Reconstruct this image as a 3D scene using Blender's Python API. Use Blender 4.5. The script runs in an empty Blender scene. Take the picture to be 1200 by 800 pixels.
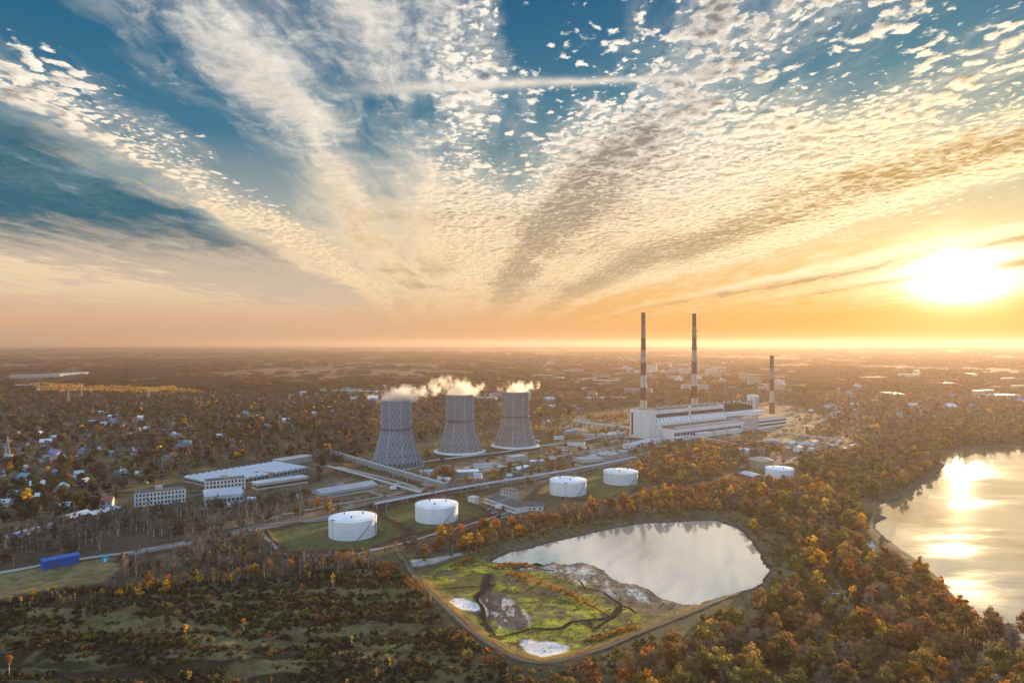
import bpy, bmesh, math, random, os
import numpy as np
from mathutils import Vector, Matrix, Euler
R = math.radians
SC = bpy.context.scene
COL = SC.collection
rng = np.random.default_rng(7)
random.seed(7)

# ------------------------------------------------------------------ camera
H = 120.0            # drone height over the water meadows
F = 800.0            # focal length in pixels of the 1200 px wide photograph
EYE = 402.0          # eye level row
cd = bpy.data.cameras.new('camera'); cam = bpy.data.objects.new('camera', cd); COL.objects.link(cam)
cd.sensor_width = 36.0; cd.lens = 24.0; cd.clip_start = 1.0; cd.clip_end = 200000.0
cd.shift_y = 2.0/1200.0
cam.location = (0, 0, H); cam.rotation_euler = (R(90), 0, 0)
SC.camera = cam

# ------------------------------------------------------------------ sun, sky, exposure
SUN_AZ, SUN_EL = R(33.3), R(4.7)
SUNV = Vector((math.sin(SUN_AZ)*math.cos(SUN_EL), math.cos(SUN_AZ)*math.cos(SUN_EL), math.sin(SUN_EL)))
sl = bpy.data.lights.new('sun', 'SUN'); so = bpy.data.objects.new('sun', sl); COL.objects.link(so)
sl.energy = 5.0; sl.angle = R(0.6); sl.color = (1.0, 0.69, 0.36)
so.rotation_euler = SUNV.to_track_quat('Z', 'Y').to_euler()
so.location = (300, 300, 400)
SC.view_settings.view_transform = 'Standard'
SC.view_settings.look = 'None'
SC.view_settings.gamma = 1.0
SC.view_settings.use_curve_mapping = False
SC.view_settings.exposure = 1.34
SC.cycles.use_denoising = True
SC.cycles.max_bounces = 6
SC.cycles.volume_bounces = 1
SC.cycles.transparent_max_bounces = 8

class NT:
    """small helper to write node maths as calls"""
    def __init__(s, tree): s.t = tree; s.n = tree.nodes; s.l = tree.links
    def put(s, sock, v):
        if v is None: return
        if hasattr(v, 'is_output'): s.l.new(v, sock)
        elif isinstance(v, (tuple, list)):
            sock.default_value = tuple(v) + ((1.0,) if len(v) == 3 and len(sock.default_value) == 4 else ())
        else:
            try: sock.default_value = v
            except TypeError: sock.default_value = (v, v, v)
    def node(s, typ, **kw):
        n = s.n.new(typ)
        for k, v in kw.items(): setattr(n, k, v)
        return n
    def m(s, op, a, b=None, c=None, clamp=False):
        n = s.node('ShaderNodeMath', operation=op, use_clamp=clamp)
        s.put(n.inputs[0], a); s.put(n.inputs[1], b); s.put(n.inputs[2], c)
        return n.outputs[0]
    def add(s, a, b): return s.m('ADD', a, b)
    def sub(s, a, b): return s.m('SUBTRACT', a, b)
    def mul(s, a, b): return s.m('MULTIPLY', a, b)
    def div(s, a, b): return s.m('DIVIDE', a, b)
    def mx(s, a, b): return s.m('MAXIMUM', a, b)
    def mn(s, a, b): return s.m('MINIMUM', a, b)
    def ss(s, x, a, b, lo=0.0, hi=1.0, kind='SMOOTHSTEP'):
        n = s.node('ShaderNodeMapRange', interpolation_type=kind, clamp=True)
        for i, v in enumerate((x, a, b, lo, hi)): s.put(n.inputs[i], v)
        return n.outputs[0]
    def vec(s, x, y, z):
        n = s.node('ShaderNodeCombineXYZ')
        s.put(n.inputs[0], x); s.put(n.inputs[1], y); s.put(n.inputs[2], z); return n.outputs[0]
    def vm(s, op, a, b=None, sc=None):
        n = s.node('ShaderNodeVectorMath', operation=op)
        s.put(n.inputs[0], a); s.put(n.inputs[1], b)
        if sc is not None: s.put(n.inputs['Scale'], sc)
        return n.outputs['Value'] if op in ('DOT_PRODUCT', 'LENGTH') else n.outputs[0]
    def noise(s, v, scale, detail=4.0, rough=0.55, dist=0.0, lac=2.0, color=False):
        n = s.node('ShaderNodeTexNoise')
        s.put(n.inputs['Vector'], v); n.inputs['Scale'].default_value = scale
        n.inputs['Detail'].default_value = detail; n.inputs['Roughness'].default_value = rough
        n.inputs['Distortion'].default_value = dist; n.inputs['Lacunarity'].default_value = lac
        return n.outputs['Color'] if color else n.outputs[0]
    def voro(s, v, scale, smooth=0.5, feature='SMOOTH_F1', rand=1.0):
        n = s.node('ShaderNodeTexVoronoi', feature=feature)
        s.put(n.inputs['Vector'], v); n.inputs['Scale'].default_value = scale
        n.inputs['Randomness'].default_value = rand
        if feature == 'SMOOTH_F1': n.inputs['Smoothness'].default_value = smooth
        return n.outputs
    def mix(s, f, a, b, mode='MIX'):
        n = s.node('ShaderNodeMix', data_type='RGBA', blend_type=mode)
        s.put(n.inputs[0], f); s.put(n.inputs[6], a); s.put(n.inputs[7], b)
        return n.outputs[2]
    def ramp(s, x, stops, interp='LINEAR'):
        n = s.node('ShaderNodeValToRGB'); r = n.color_ramp; r.interpolation = interp
        while len(r.elements) < len(stops): r.elements.new(0.5)
        for e, (p, c) in zip(r.elements, stops):
            e.position = p
            e.color = (c, c, c, 1) if not isinstance(c, (tuple, list)) else tuple(c) + (1.0,)
        s.put(n.inputs[0], x); return n.outputs[0]
    def curve(s, x, lo, hi, pts):
        """piecewise ramp of a number given in its own units"""
        if len(pts) > 30:
            k = len(pts)//2; pm = pts[k][0]
            w = s.m('LESS_THAN', x, pm)
            a, b = s.curve(x, lo, pm, pts[:k+1]), s.curve(x, pm, hi, pts[k:])
            return s.add(s.mul(a, w), s.mul(b, s.sub(1.0, w)))
        return s.ramp(s.ss(x, lo, hi, kind='LINEAR'), [((p-lo)/(hi-lo), v) for p, v in pts])

world = bpy.data.worlds.new('World'); SC.world = world; world.use_nodes = True
def build_world():
    t = NT(world.node_tree); t.n.clear()
    d = t.node('ShaderNodeTexCoord').outputs['Generated']
    sx = t.node('ShaderNodeSeparateXYZ'); t.l.new(d, sx.inputs[0]); x, y, z = sx.outputs
    zc = t.mx(z, 0.0)
    # clear air
    sky = t.node('ShaderNodeTexSky', sky_type='NISHITA', sun_disc=False)
    sky.sun_elevation = SUN_EL; sky.sun_rotation = SUN_AZ
    sky.air_density = 1.3; sky.dust_density = 1.2; sky.ozone_density = 3.0; sky.altitude = 100
    nish = t.vm('SCALE', sky.outputs[0], sc=NISH)
    ca = t.vm('DOT_PRODUCT', d, tuple(SUNV))
    ang = t.mul(t.m('ARCCOSINE', t.mn(ca, 1.0)), 57.2958)
    # sunset air: deep blue above, peach towards the horizon, gold round the sun
    el = t.mul(t.m('ARCSINE', zc), 57.2958)
    grad = t.ramp(t.div(el, 40.0), [(0.0, (.62, .39, .25)), (.05, (.74, .47, .30)), (.12, (.76, .60, .43)), (.24, (.44, .46, .41)), (.40, (.05, .19, .29)),
                                   (.62, (.004, .115, .240)), (.85, (.002, .080, .195)), (1.0, (.001, .068, .175))])
    gold = t.ramp(t.div(el, 40.0), [(0.0, (.74, .33, .035)), (.035, (.84, .38, .05)), (.09, (.90, .47, .085)), (.19, (.84, .62, .29)), (.31, (.50, .53, .41)), (.5, (.07, .24, .32)),
                                    (.7, (.008, .125, .265)), (1.0, (.003, .08, .21))])
    near = t.ss(ang, 56.0, 5.0)
    air = t.mix(near, grad, gold)
    base = t.mix(0.94, nish, air)
    # ---- cloud sheet seen in perspective
    zz = t.add(zc, 0.035)
    u = t.div(x, zz); v = t.div(y, zz)
    xy = t.div(x, t.mx(y, 0.05))
    s = t.ss(xy, -0.30, 0.20, 0.0, 0.22)
    wv = t.vec(t.mul(u, 0.8), t.mul(v, 0.22), 3.7)
    warp = t.sub(t.noise(wv, 1.0, 3.0, 0.55), 0.5)
    warp2 = t.sub(t.noise(t.vec(u, t.mul(v, 0.5), 9.1), 4.0, 3.0, 0.6), 0.5)
    U = t.add(t.add(t.add(u, t.mul(v, s)), t.mul(warp, 0.75)), t.mul(warp2, 0.22))
    cov = t.curve(U, -7, 9, [(-7, .25), (-3.784, .62), (-2.904, .80), (-2.288, .80), (-1.892, .50), (-1.628, .62), (-1.4256, .26), (-1.2496, .34), (-1.012, .66), (-0.8624, .78),
                              (-0.6336, .46), (-0.396, .68), (-0.132, .66), (.15, .62), (.4, .46), (.75, .64), (1.15, .86), (1.6, .66), (2.0, .60), (2.5, .78), (2.95, .86),
                              (3.3, .80), (3.55, .22), (4.2, .18), (4.5, .85), (4.95, .80), (5.25, .40), (5.6, .85), (6.1, .80), (6.6, .45), (7.2, .6), (8.0, .5), (9, .2)])
    thick = t.curve(U, -7, 9, [(-7, .3), (-3.168, 1.0), (-2.2, .95), (-1.848, .1), (-1.144, .55), (-0.88, .05), (-0.616, .60), (-0.352, .05), (.2, .1), (.7, .25), (1.0, .95), (1.3, .95), (1.65, .15),
                                (2.2, .15), (2.55, 1.0), (2.85, .9), (3.15, 0), (4.6, .0), (4.9, 1.0), (5.2, .7), (5.45, .1), (5.7, .1), (6.1, 1.0), (6.5, .4), (7.4, .6), (9, 0)])
    big = t.sub(t.noise(t.vec(t.mul(u, .9), t.mul(v, .55), 21.0), 1.35, 3.0, .5), .5)
    ray = t.sub(t.noise(t.vec(t.mul(U, 2.6), t.mul(v, .16), 33.0), 1.0, 5.0, .6, .3), .5)
    gap = t.mul(t.ss(U, 3.25, 3.6), t.ss(U, 4.45, 4.1))
    cov = t.add(cov, t.mul(t.add(t.mul(big, .70), t.mul(ray, .75)), t.sub(1.0, t.mul(gap, .9))))
    cov = t.add(cov, t.mul(t.mul(t.ss(U, -1.9, -2.3), t.ss(U, -4.6, -3.8)), .25))
    thick = t.m('ADD', thick, t.add(t.mul(big, 1.3), t.mul(t.mul(t.ss(v, 3.6, 6.0), t.ss(U, 2.6, 1.6)), .28)), clamp=True)
    hole = t.ss(v, 3.1, 1.6, 0.0, 0.30)
    cov = t.sub(cov, t.mul(hole, t.ss(U, -.2, .5)))
    cov = t.add(cov, t.mul(t.ss(v, 3.0, 5.0), t.mul(t.ss(v, 11.0, 7.5), .20)))
    cov = t.add(cov, t.mul(t.mul(t.ss(v, 2.0, 3.2), t.ss(U, .3, 1.0)), t.mul(t.ss(U, 3.5, 3.0), .10)))
    # cloudlets (altocumulus): puffs in the sheet's own plane
    p2 = t.vec(u, t.mul(v, .75), 0.0)
    dp = t.vm('ADD', p2, t.vm('SCALE', t.vm('SUBTRACT', t.noise(p2, 11.0, 4.0, .65, color=True), (.5, .5, .5)), sc=0.11))
    def puffs(p):
        a = t.voro(p, 17.0, 0.5)[0]
        a2 = t.voro(t.vm('ADD', p, (7.3, 2.1, 0.)), 31.0, 0.5)[0]
        b = t.noise(p, 24.0, 6.0, 0.68)
        c = t.noise(p, 3.6, 4.0, 0.6)
        w = t.ss(c, .40, .60)
        cell = t.add(t.mul(t.sub(0.50, a), t.mul(w, 1.25)), t.mul(t.sub(0.48, a2), t.mul(t.sub(1.0, w), 1.1)))
        return t.add(t.add(cell, t.mul(t.sub(b, .5), .80)), t.mul(t.sub(c, .5), 1.1))
    pf = puffs(dp)
    pf2 = puffs(t.vm('ADD', dp, (0.014, 0.022, 0.0)))
    # fibres (cirrus): drawn out along the wind
    fv = t.vec(t.add(u, t.mul(warp2, .25)), t.mul(v, 0.30), 1.3)
    fb = t.sub(t.noise(fv, 4.6, 8.0, 0.62, 0.35), .5)
    fb2 = t.sub(t.noise(t.vec(t.mul(u, 1.0), t.mul(v, .9), 5.0), 9.0, 6.0, 0.68, .5), .5)
    fib = t.add(t.mul(fb, 1.3), t.mul(fb2, .8))
    leftp = t.mul(t.ss(U, -2.0, -1.8), t.ss(U, -1.2, -1.5))
    puffy = t.m('MAXIMUM', t.ss(t.add(U, t.mul(warp, .8)), -.25, .3), leftp)
    puffy = t.mul(puffy, t.ss(U, 4.4, 3.6))
    nz = t.add(t.mul(puffy, t.mul(pf, 0.75)), t.mul(t.sub(1.0, t.mul(puffy, .6)), t.mul(fib, .80)))
    dens = t.add(cov, nz)
    alpha = t.ss(dens, t.sub(.54, t.mul(t.sub(1.0, puffy), .10)), t.add(.74, t.mul(t.sub(1.0, puffy), .20)))
    veil = t.mul(t.ss(t.add(t.add(cov, t.mul(fb, 1.1)), t.mul(t.ss(v, 2.2, 5.5), .22)), .38, 1.0), .72)
    alpha = t.mx(alpha, veil)
    alpha = t.mul(alpha, t.ss(t.add(el, t.mul(fb, 5.0)), 1.0, 6.0))
    rel = t.mul(t.sub(pf, pf2), t.add(.15, t.mul(puffy, .85)))
    body = t.ss(dens, .72, 1.25)
    dark = t.m('MULTIPLY', thick, t.ss(t.add(dens, t.mul(fb, .6)), .55, 1.0), clamp=True)
    lit = t.add(t.sub(1.0, t.mul(dark, .80)), t.mul(rel, 1.35))
    lit = t.add(lit, t.mul(fb2, .55))
    lit = t.sub(lit, t.mul(body, .16))
    lit = t.mx(lit, .05)
    warm = t.ss(el, 21.0, 5.0)
    ccol = t.mix(warm, (.95, .88, .77), (1.02, .76, .45))
    ccol = t.mix(t.ss(ang, 26.0, 4.0), ccol, (1.22, .98, .60))
    bank = t.mul(t.ss(t.add(U, t.mul(fb, 1.0)), -1.78, -2.2), t.ss(t.add(el, t.mul(fb, 6.0)), 5.8, 9.5))
    shade = t.mix(warm, (.215, .21, .205), (.44, .33, .21))
    shade = t.mix(t.mul(t.ss(U, -.8, -2.0), warm), shade, (.56, .46, .36))
    shade = t.mix(t.ss(ang, 26.0, 5.0), shade, (.50, .30, .09))
    ccol = t.mix(t.mul(bank, .92), ccol, (.13, .26, .33))
    shade = t.mix(bank, shade, (.022, .125, .185))
    cc = t.mix(t.mn(lit, 1.0), shade, ccol)
    cc = t.vm('SCALE', cc, sc=t.mx(1.0, t.add(.75, t.mul(lit, .25))))
    skyc = t.mix(alpha, base, cc)
    # aircraft trail high above
    yr = t.mx(y, .05)
    ln = t.sub(t.div(z, yr), t.add(.380, t.mul(xy, .035)))
    ln = t.add(ln, t.mul(warp2, .006))
    tr = t.mul(t.m('POWER', 2.718, t.mul(t.m('POWER', t.m('ABSOLUTE', t.div(ln, t.ss(xy, -.35, .35, .010, .004))), 2.0), -1.0)), t.mul(t.ss(xy, -.30, -.1), t.ss(xy, .42, .2)))
    tr = t.mul(tr, t.add(.85, t.mul(fb2, 1.6)))
    skyc = t.mix(t.m('MULTIPLY', tr, t.ss(y, 0., .1), clamp=True), skyc, (.84, .77, .66))
    # forward scatter round the low sun
    ra = t.vm('DOT_PRODUCT', d, (math.cos(SUN_AZ), -math.sin(SUN_AZ), 0.0))
    rb = t.sub(z, math.sin(SUN_EL))
    def blob(w, h): return t.m('POWER', 2.718, t.mul(t.add(t.m('POWER', t.m('ABSOLUTE', t.div(ra, w)), 2.0), t.m('POWER', t.m('ABSOLUTE', t.div(rb, h)), 2.0)), -1.0))
    ahead = t.ss(ca, .2, .6)
    brk = t.add(.75, t.add(t.mul(fb, 1.6), t.mul(fb2, 1.0)))
    g1 = t.mul(t.mul(blob(.034, .021), 7.0), ahead)
    g1 = t.add(g1, t.mul(t.mul(t.mul(blob(.075, .034), 1.2), t.mx(brk, .15)), ahead))
    g2 = t.mul(t.m('POWER', 2.718, t.div(ang, -3.0)), .45)
    g3 = t.mul(t.m('POWER', 2.718, t.div(ang, -10.0)), .08)
    thin = t.sub(1.0, t.mul(t.mul(alpha, dark), .75))
    skyc = t.vm('ADD', skyc, t.vm('SCALE', (1.0, .93, .72), sc=t.mul(g1, thin)))
    skyc = t.vm('ADD', skyc, t.vm('SCALE', (1.0, .74, .30), sc=t.mul(g2, thin)))
    skyc = t.vm('ADD', skyc, t.vm('SCALE', (1.0, .62, .14), sc=g3))
    # added fill: sky behind and overhead brightened, cooled at the back, to light shaded sides
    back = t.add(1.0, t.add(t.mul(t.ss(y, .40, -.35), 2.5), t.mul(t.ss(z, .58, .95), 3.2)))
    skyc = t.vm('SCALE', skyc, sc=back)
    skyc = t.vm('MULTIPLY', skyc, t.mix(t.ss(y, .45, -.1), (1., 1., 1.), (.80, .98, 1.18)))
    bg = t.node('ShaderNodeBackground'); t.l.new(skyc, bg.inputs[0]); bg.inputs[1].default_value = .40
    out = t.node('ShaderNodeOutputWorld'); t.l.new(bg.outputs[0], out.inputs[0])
NISH = 0.10
build_world()
world.cycles.sampling_method = 'MANUAL'; world.cycles.sample_map_resolution = 1024

# ------------------------------------------------------------------ helpers
def W(px, py, z=0.0):
    """ground point seen at a pixel of the 1200x800 photograph"""
    D = (H - z)*F/(py - EYE)
    return np.array([(px - 600.0)/F*D, D])
def WP(pts): return np.array([W(*p) for p in pts])

def hash2(ix, iy, seed):
    h = (ix.astype(np.int64)*374761393 + iy.astype(np.int64)*668265263 + seed*974634777) & 0xffffffff
    h = ((h ^ (h >> 13))*1274126177) & 0xffffffff
    return ((h ^ (h >> 16)) & 0xffffff)/float(0xffffff)
def vnoise(x, y, seed=0):
    ix, iy = np.floor(x), np.floor(y); fx, fy = x-ix, y-iy
    fx = fx*fx*(3-2*fx); fy = fy*fy*(3-2*fy)
    a, b = hash2(ix, iy, seed), hash2(ix+1, iy, seed)
    c, d = hash2(ix, iy+1, seed), hash2(ix+1, iy+1, seed)
    return (a*(1-fx)+b*fx)*(1-fy)+(c*(1-fx)+d*fx)*fy
def fbm(x, y, seed=0, octv=4):
    x = np.asarray(x, float); y = np.asarray(y, float)
    s = 0; a = .5; t = 0
    for i in range(octv):
        s = s + a*vnoise(x*2**i + 17.3*i, y*2**i - 9.1*i, seed+i); t += a; a *= .5
    return s/t          # about 0..1
def sst(x, a, b):
    t = np.clip((x-a)/(b-a), 0, 1); return t*t*(3-2*t)
def sdist(x, y, poly):
    """signed distance to a polygon, positive inside"""
    d = np.full(x.shape, 1e18); ins = np.zeros(x.shape, bool)
    n = len(poly)
    for i in range(n):
        x0, y0 = poly[i]; x1, y1 = poly[(i+1) % n]
        ex, ey = x1-x0, y1-y0
        t = np.clip(((x-x0)*ex+(y-y0)*ey)/(ex*ex+ey*ey+1e-12), 0, 1)
        d = np.minimum(d, (x-x0-t*ex)**2+(y-y0-t*ey)**2)
        if abs(ey) > 1e-12:
            c = ((y0 > y) != (y1 > y)) & (x < ex*(y-y0)/ey + x0); ins ^= c
    d = np.sqrt(d); return np.where(ins, d, -d)
def inpoly(x, y, poly): return sdist(x, y, poly) > 0
def sd_far(x, y, poly, m=60.0):
    """as sdist, but only worked out near the polygon's box"""
    lo = poly.min(0)-m; hi = poly.max(0)+m
    k = (x > lo[0]) & (x < hi[0]) & (y > lo[1]) & (y < hi[1])
    out = np.full(x.shape, -1e6); 
    if k.any(): out[k] = sdist(x[k], y[k], poly)
    return out
def pdist(x, y, line, m=60.0):
    """distance to an open polyline"""
    lo = line.min(0)-m; hi = line.max(0)+m
    k = (x > lo[0]) & (x < hi[0]) & (y > lo[1]) & (y < hi[1])
    out = np.full(x.shape, 1e6)
    if not k.any(): return out
    xx, yy = x[k], y[k]; d = np.full(xx.shape, 1e18)
    for i in range(len(line)-1):
        x0, y0 = line[i]; x1, y1 = line[i+1]; ex, ey = x1-x0, y1-y0
        t = np.clip(((xx-x0)*ex+(yy-y0)*ey)/(ex*ex+ey*ey+1e-12), 0, 1)
        d = np.minimum(d, (xx-x0-t*ex)**2+(yy-y0-t*ey)**2)
    out[k] = np.sqrt(d); return out
def smooth_line(pts, step):
    """Catmull-Rom through the points, resampled"""
    p = np.vstack([2*pts[0]-pts[1], pts, 2*pts[-1]-pts[-2]])
    out = []
    for i in range(1, len(p)-2):
        n = max(2, int(np.linalg.norm(p[i+1]-p[i])/step))
        for t in np.linspace(0, 1, n, endpoint=False):
            out.append(.5*((2*p[i])+(-p[i-1]+p[i+1])*t+(2*p[i-1]-5*p[i]+4*p[i+1]-p[i+2])*t*t+(-p[i-1]+3*p[i]-3*p[i+1]+p[i+2])*t**3))
    out.append(p[-2]); return np.array(out)

def mesh_np(name, verts, faces, mat=None, smooth=False, link=True, parent=None):
    """mesh object from arrays; faces is an (n,3|4) array"""
    me = bpy.data.meshes.new(name)
    verts = np.asarray(verts, np.float32); faces = np.asarray(faces, np.int32)
    n, k = faces.shape
    me.vertices.add(len(verts)); me.vertices.foreach_set('co', verts.ravel())
    me.loops.add(n*k); me.loops.foreach_set('vertex_index', faces.ravel())
    me.polygons.add(n); me.polygons.foreach_set('loop_start', np.arange(0, n*k, k, dtype=np.int32))
    me.polygons.foreach_set('loop_total', np.full(n, k, np.int32))
    if smooth: me.polygons.foreach_set('use_smooth', np.ones(n, bool))
    me.update(calc_edges=True)
    if mat: me.materials.append(mat)
    o = bpy.data.objects.new(name, me)
    if link: COL.objects.link(o)
    if parent: o.parent = parent
    return o

class MB:
    """collects simple shapes, then links them as ONE mesh object"""
    def __init__(s): s.v = []; s.f = []
    def add(s, vs, fs):
        k = len(s.v); s.v += [tuple(float(c) for c in v) for v in vs]; s.f += [tuple(k+i for i in f) for f in fs]; return s
    def box(s, x0, y0, z0, x1, y1, z1):
        return s.add([(x0,y0,z0),(x1,y0,z0),(x1,y1,z0),(x0,y1,z0),(x0,y0,z1),(x1,y0,z1),(x1,y1,z1),(x0,y1,z1)],
                     [(0,3,2,1),(4,5,6,7),(0,1,5,4),(1,2,6,5),(2,3,7,6),(3,0,4,7)])
    def prism(s, poly, z0, z1):
        n = len(poly)
        return s.add([(p[0],p[1],z0) for p in poly]+[(p[0],p[1],z1) for p in poly],
                     [tuple(range(n-1,-1,-1)), tuple(range(n,2*n))]+[(i,(i+1)%n,n+(i+1)%n,n+i) for i in range(n)])
    def extr(s, prof, x0, x1):
        """profile of (y,z) drawn out along x"""
        n = len(prof)
        return s.add([(x0,p[0],p[1]) for p in prof]+[(x1,p[0],p[1]) for p in prof],
                     [tuple(range(n)), tuple(range(2*n-1,n-1,-1))]+[(i,n+i,n+(i+1)%n,(i+1)%n) for i in range(n)])
    def tube(s, p0, p1, r0, r1=None, n=6):
        r1 = r0 if r1 is None else r1
        p0, p1 = Vector(p0), Vector(p1); d = (p1-p0).normalized()
        a = d.orthogonal().normalized(); b = d.cross(a)
        vs = [p0+(a*math.cos(t)+b*math.sin(t))*r0 for t in [2*math.pi*i/n for i in range(n)]]
        vs += [p1+(a*math.cos(t)+b*math.sin(t))*r1 for t in [2*math.pi*i/n for i in range(n)]]
        return s.add(vs, [tuple(range(n-1,-1,-1)), tuple(range(n,2*n))]+[(i,(i+1)%n,n+(i+1)%n,n+i) for i in range(n)])
    def lathe(s, prof, n=32, cap0=False, cap1=False, cx=0, cy=0):
        vs = []; fs = []
        for r, z in prof:
            vs += [(cx+r*math.cos(2*math.pi*i/n), cy+r*math.sin(2*math.pi*i/n), z) for i in range(n)]
        for j in range(len(prof)-1):
            fs += [(j*n+i, j*n+(i+1)%n, (j+1)*n+(i+1)%n, (j+1)*n+i) for i in range(n)]
        if cap0: fs.append(tuple(range(n-1,-1,-1)))
        if cap1: fs.append(tuple(range((len(prof)-1)*n, len(prof)*n)))
        return s.add(vs, fs)
    def build(s, name, mat, parent=None, smooth=False, link=True):
        me = bpy.data.meshes.new(name); me.from_pydata(s.v, [], s.f)
        if mat: me.materials.append(mat)
        if smooth:
            for p in me.polygons: p.use_smooth = True
        me.update()
        o = bpy.data.objects.new(name, me)
        if link: COL.objects.link(o)
        if parent is not None: o.parent = parent
        return o

def tag(o, label=None, cat=None, group=None, kind=None):
    if label: o['label'] = label
    if cat: o['category'] = cat
    if group: o['group'] = group
    if kind: o['kind'] = kind
    return o
def thing(name, loc, label, cat, rz=0.0, group=None, scale=None):
    o = bpy.data.objects.new(name, None); COL.objects.link(o)
    o.empty_display_size = .5
    o.location = loc; o.rotation_euler = (0, 0, rz)
    if scale: o.scale = (scale, scale, scale) if not isinstance(scale, tuple) else scale
    return tag(o, label, cat, group)
def copy_tree(o, parent=None):
    c = o.copy(); COL.objects.link(c)
    if parent is not None: c.parent = parent
    for ch in o.children: copy_tree(ch, c)
    return c
def tint(o, c): o['tint'] = [float(c[0]), float(c[1]), float(c[2])]; return o

# ------------------------------------------------------------------ materials
MATS = {}
def new_mat(name):
    m = bpy.data.materials.new(name); m.use_nodes = True
    t = NT(m.node_tree); t.n.clear(); MATS[name] = m
    return m, t
def finish(t, shader):
    o = t.node('ShaderNodeOutputMaterial'); t.l.new(shader, o.inputs[0])
def principled(t, col, rough=.8, metal=0.0, spec=.3, normal=None):
    p = t.node('ShaderNodeBsdfPrincipled')
    t.put(p.inputs['Base Color'], col); t.put(p.inputs['Roughness'], rough)
    t.put(p.inputs['Metallic'], metal); t.put(p.inputs['Specular IOR Level'], spec)
    if normal: t.l.new(normal, p.inputs['Normal'])
    return p.outputs[0]
def objco(t): return t.node('ShaderNodeTexCoord').outputs['Object']
def geopos(t): return t.node('ShaderNodeNewGeometry').outputs['Position']
def bump(t, h, strength, dist):
    b = t.node('ShaderNodeBump'); t.put(b.inputs['Height'], h); b.inputs['Strength'].default_value = strength
    b.inputs['Distance'].default_value = dist; return b.outputs[0]

def plain(name, col, rough=.8, metal=0., wear=.35, scale=.35, streak=True, spec=.3):
    """weathered plain surface: large stains, rain streaks and grain"""
    m, t = new_mat(name); p = geopos(t)
    a = t.noise(p, scale*.35, 5, .6); b = t.noise(p, scale*3.0, 4, .6)
    sx = t.vm('MULTIPLY', p, (1.3, 1.3, .08)); c = t.noise(sx, scale*1.6, 4, .6)
    f = t.add(t.mul(t.sub(a, .5), 1.2*wear), t.mul(t.sub(b, .5), .7*wear))
    if streak: f = t.add(f, t.mul(t.sub(c, .5), 1.0*wear))
    colv = t.vm('SCALE', tuple(col), sc=t.add(1.0, f))
    finish(t, principled(t, colv, rough, metal, spec)); return m
def tinted(name, rough=.8, wear=.4, scale=.3, spec=.3, windows=False):
    """painted surface whose colour belongs to the object"""
    m, t = new_mat(name); p = geopos(t)
    at = t.node('ShaderNodeAttribute', attribute_type='INSTANCER', attribute_name='tint').outputs['Color']
    a = t.noise(p, scale*.4, 4, .6); b = t.noise(p, scale*4, 4, .6)
    f = t.add(1.0, t.add(t.mul(t.sub(a, .5), wear), t.mul(t.sub(b, .5), wear)))
    col = t.vm('SCALE', at, sc=f)
    finish(t, principled(t, col, rough, 0, spec)); return m

plain('concrete', (.34, .33, .31)); plain('concrete_dark', (.13, .125, .12)); plain('white_metal', (.58, .57, .55), .55, 0, .40)
plain('white_wall', (.53, .515, .495), .8, 0, .45); plain('steel', (.25, .26, .27), .5, .2); plain('steel_dark', (.06, .062, .065), .6, .2)
plain('glass_dark', (.035, .04, .045), .15, 0, .3, spec=.6); plain('roof_brown', (.15, .115, .085), .9); plain('roof_grey', (.30, .31, .32), .7)
plain('roof_dark', (.075, .075, .08), .8); plain('roof_pale', (.40, .42, .44), .7); plain('blue_paint', (.0, .075, .32), .45, 0, .35)
plain('teal_paint', (.02, .28, .36), .5); plain('brick', (.22, .10, .06)); plain('tan_wall', (.42, .35, .27)); plain('pipe_silver', (.42, .42, .42), .45, .4)
plain('green_net', (.028, .042, .026), .9); plain('roof_rust', (.16, .07, .04)); plain('wood_dark', (.06, .045, .035)); plain('road_pale', (.27, .245, .205), .95, 0, .4, .15, False)
plain('road_soil', (.115, .088, .058), .95, 0, .5, .2, False); plain('asphalt', (.085, .082, .08), .9, 0, .4, .2, False); plain('ballast', (.15, .135, .12), .95, 0, .5, .3, False)
plain('channel_water', (.010, .010, .012), .8, 0, .9, .9, False, .04); plain('red_paint', (.26, .04, .03), .6); plain('bark', (.055, .042, .034), .95); plain('birch_bark', (.46, .43, .40), .9, 0, .6, 1.2)
plain('gallery_grey', (.19, .195, .20), .7); plain('rail_metal', (.20, .17, .15), .5, .3)
def tank_shell():
    m, t = new_mat('tank_shell'); p = geopos(t)
    at = t.node('ShaderNodeAttribute', attribute_type='INSTANCER', attribute_name='tint').outputs['Color']
    s = t.noise(t.vm('MULTIPLY', p, (1.6, 1.6, .06)), .8, 5, .65); b = t.noise(p, .12, 4, .6); c = t.noise(p, 1.5, 4, .6)
    col = t.vm('SCALE', at, sc=t.add(1.0, t.add(t.mul(t.sub(s, .5), .5), t.add(t.mul(t.sub(b, .5), .45), t.mul(t.sub(c, .5), .25)))))
    col = t.mix(t.mul(t.ss(s, .60, .72), .55), col, (.20, .12, .07))
    finish(t, principled(t, col, .65, 0, .3))
tank_shell()
tinted('painted'); tinted('roof_painted', .65); tinted('tower_shell', .85, .55, .06)

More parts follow.
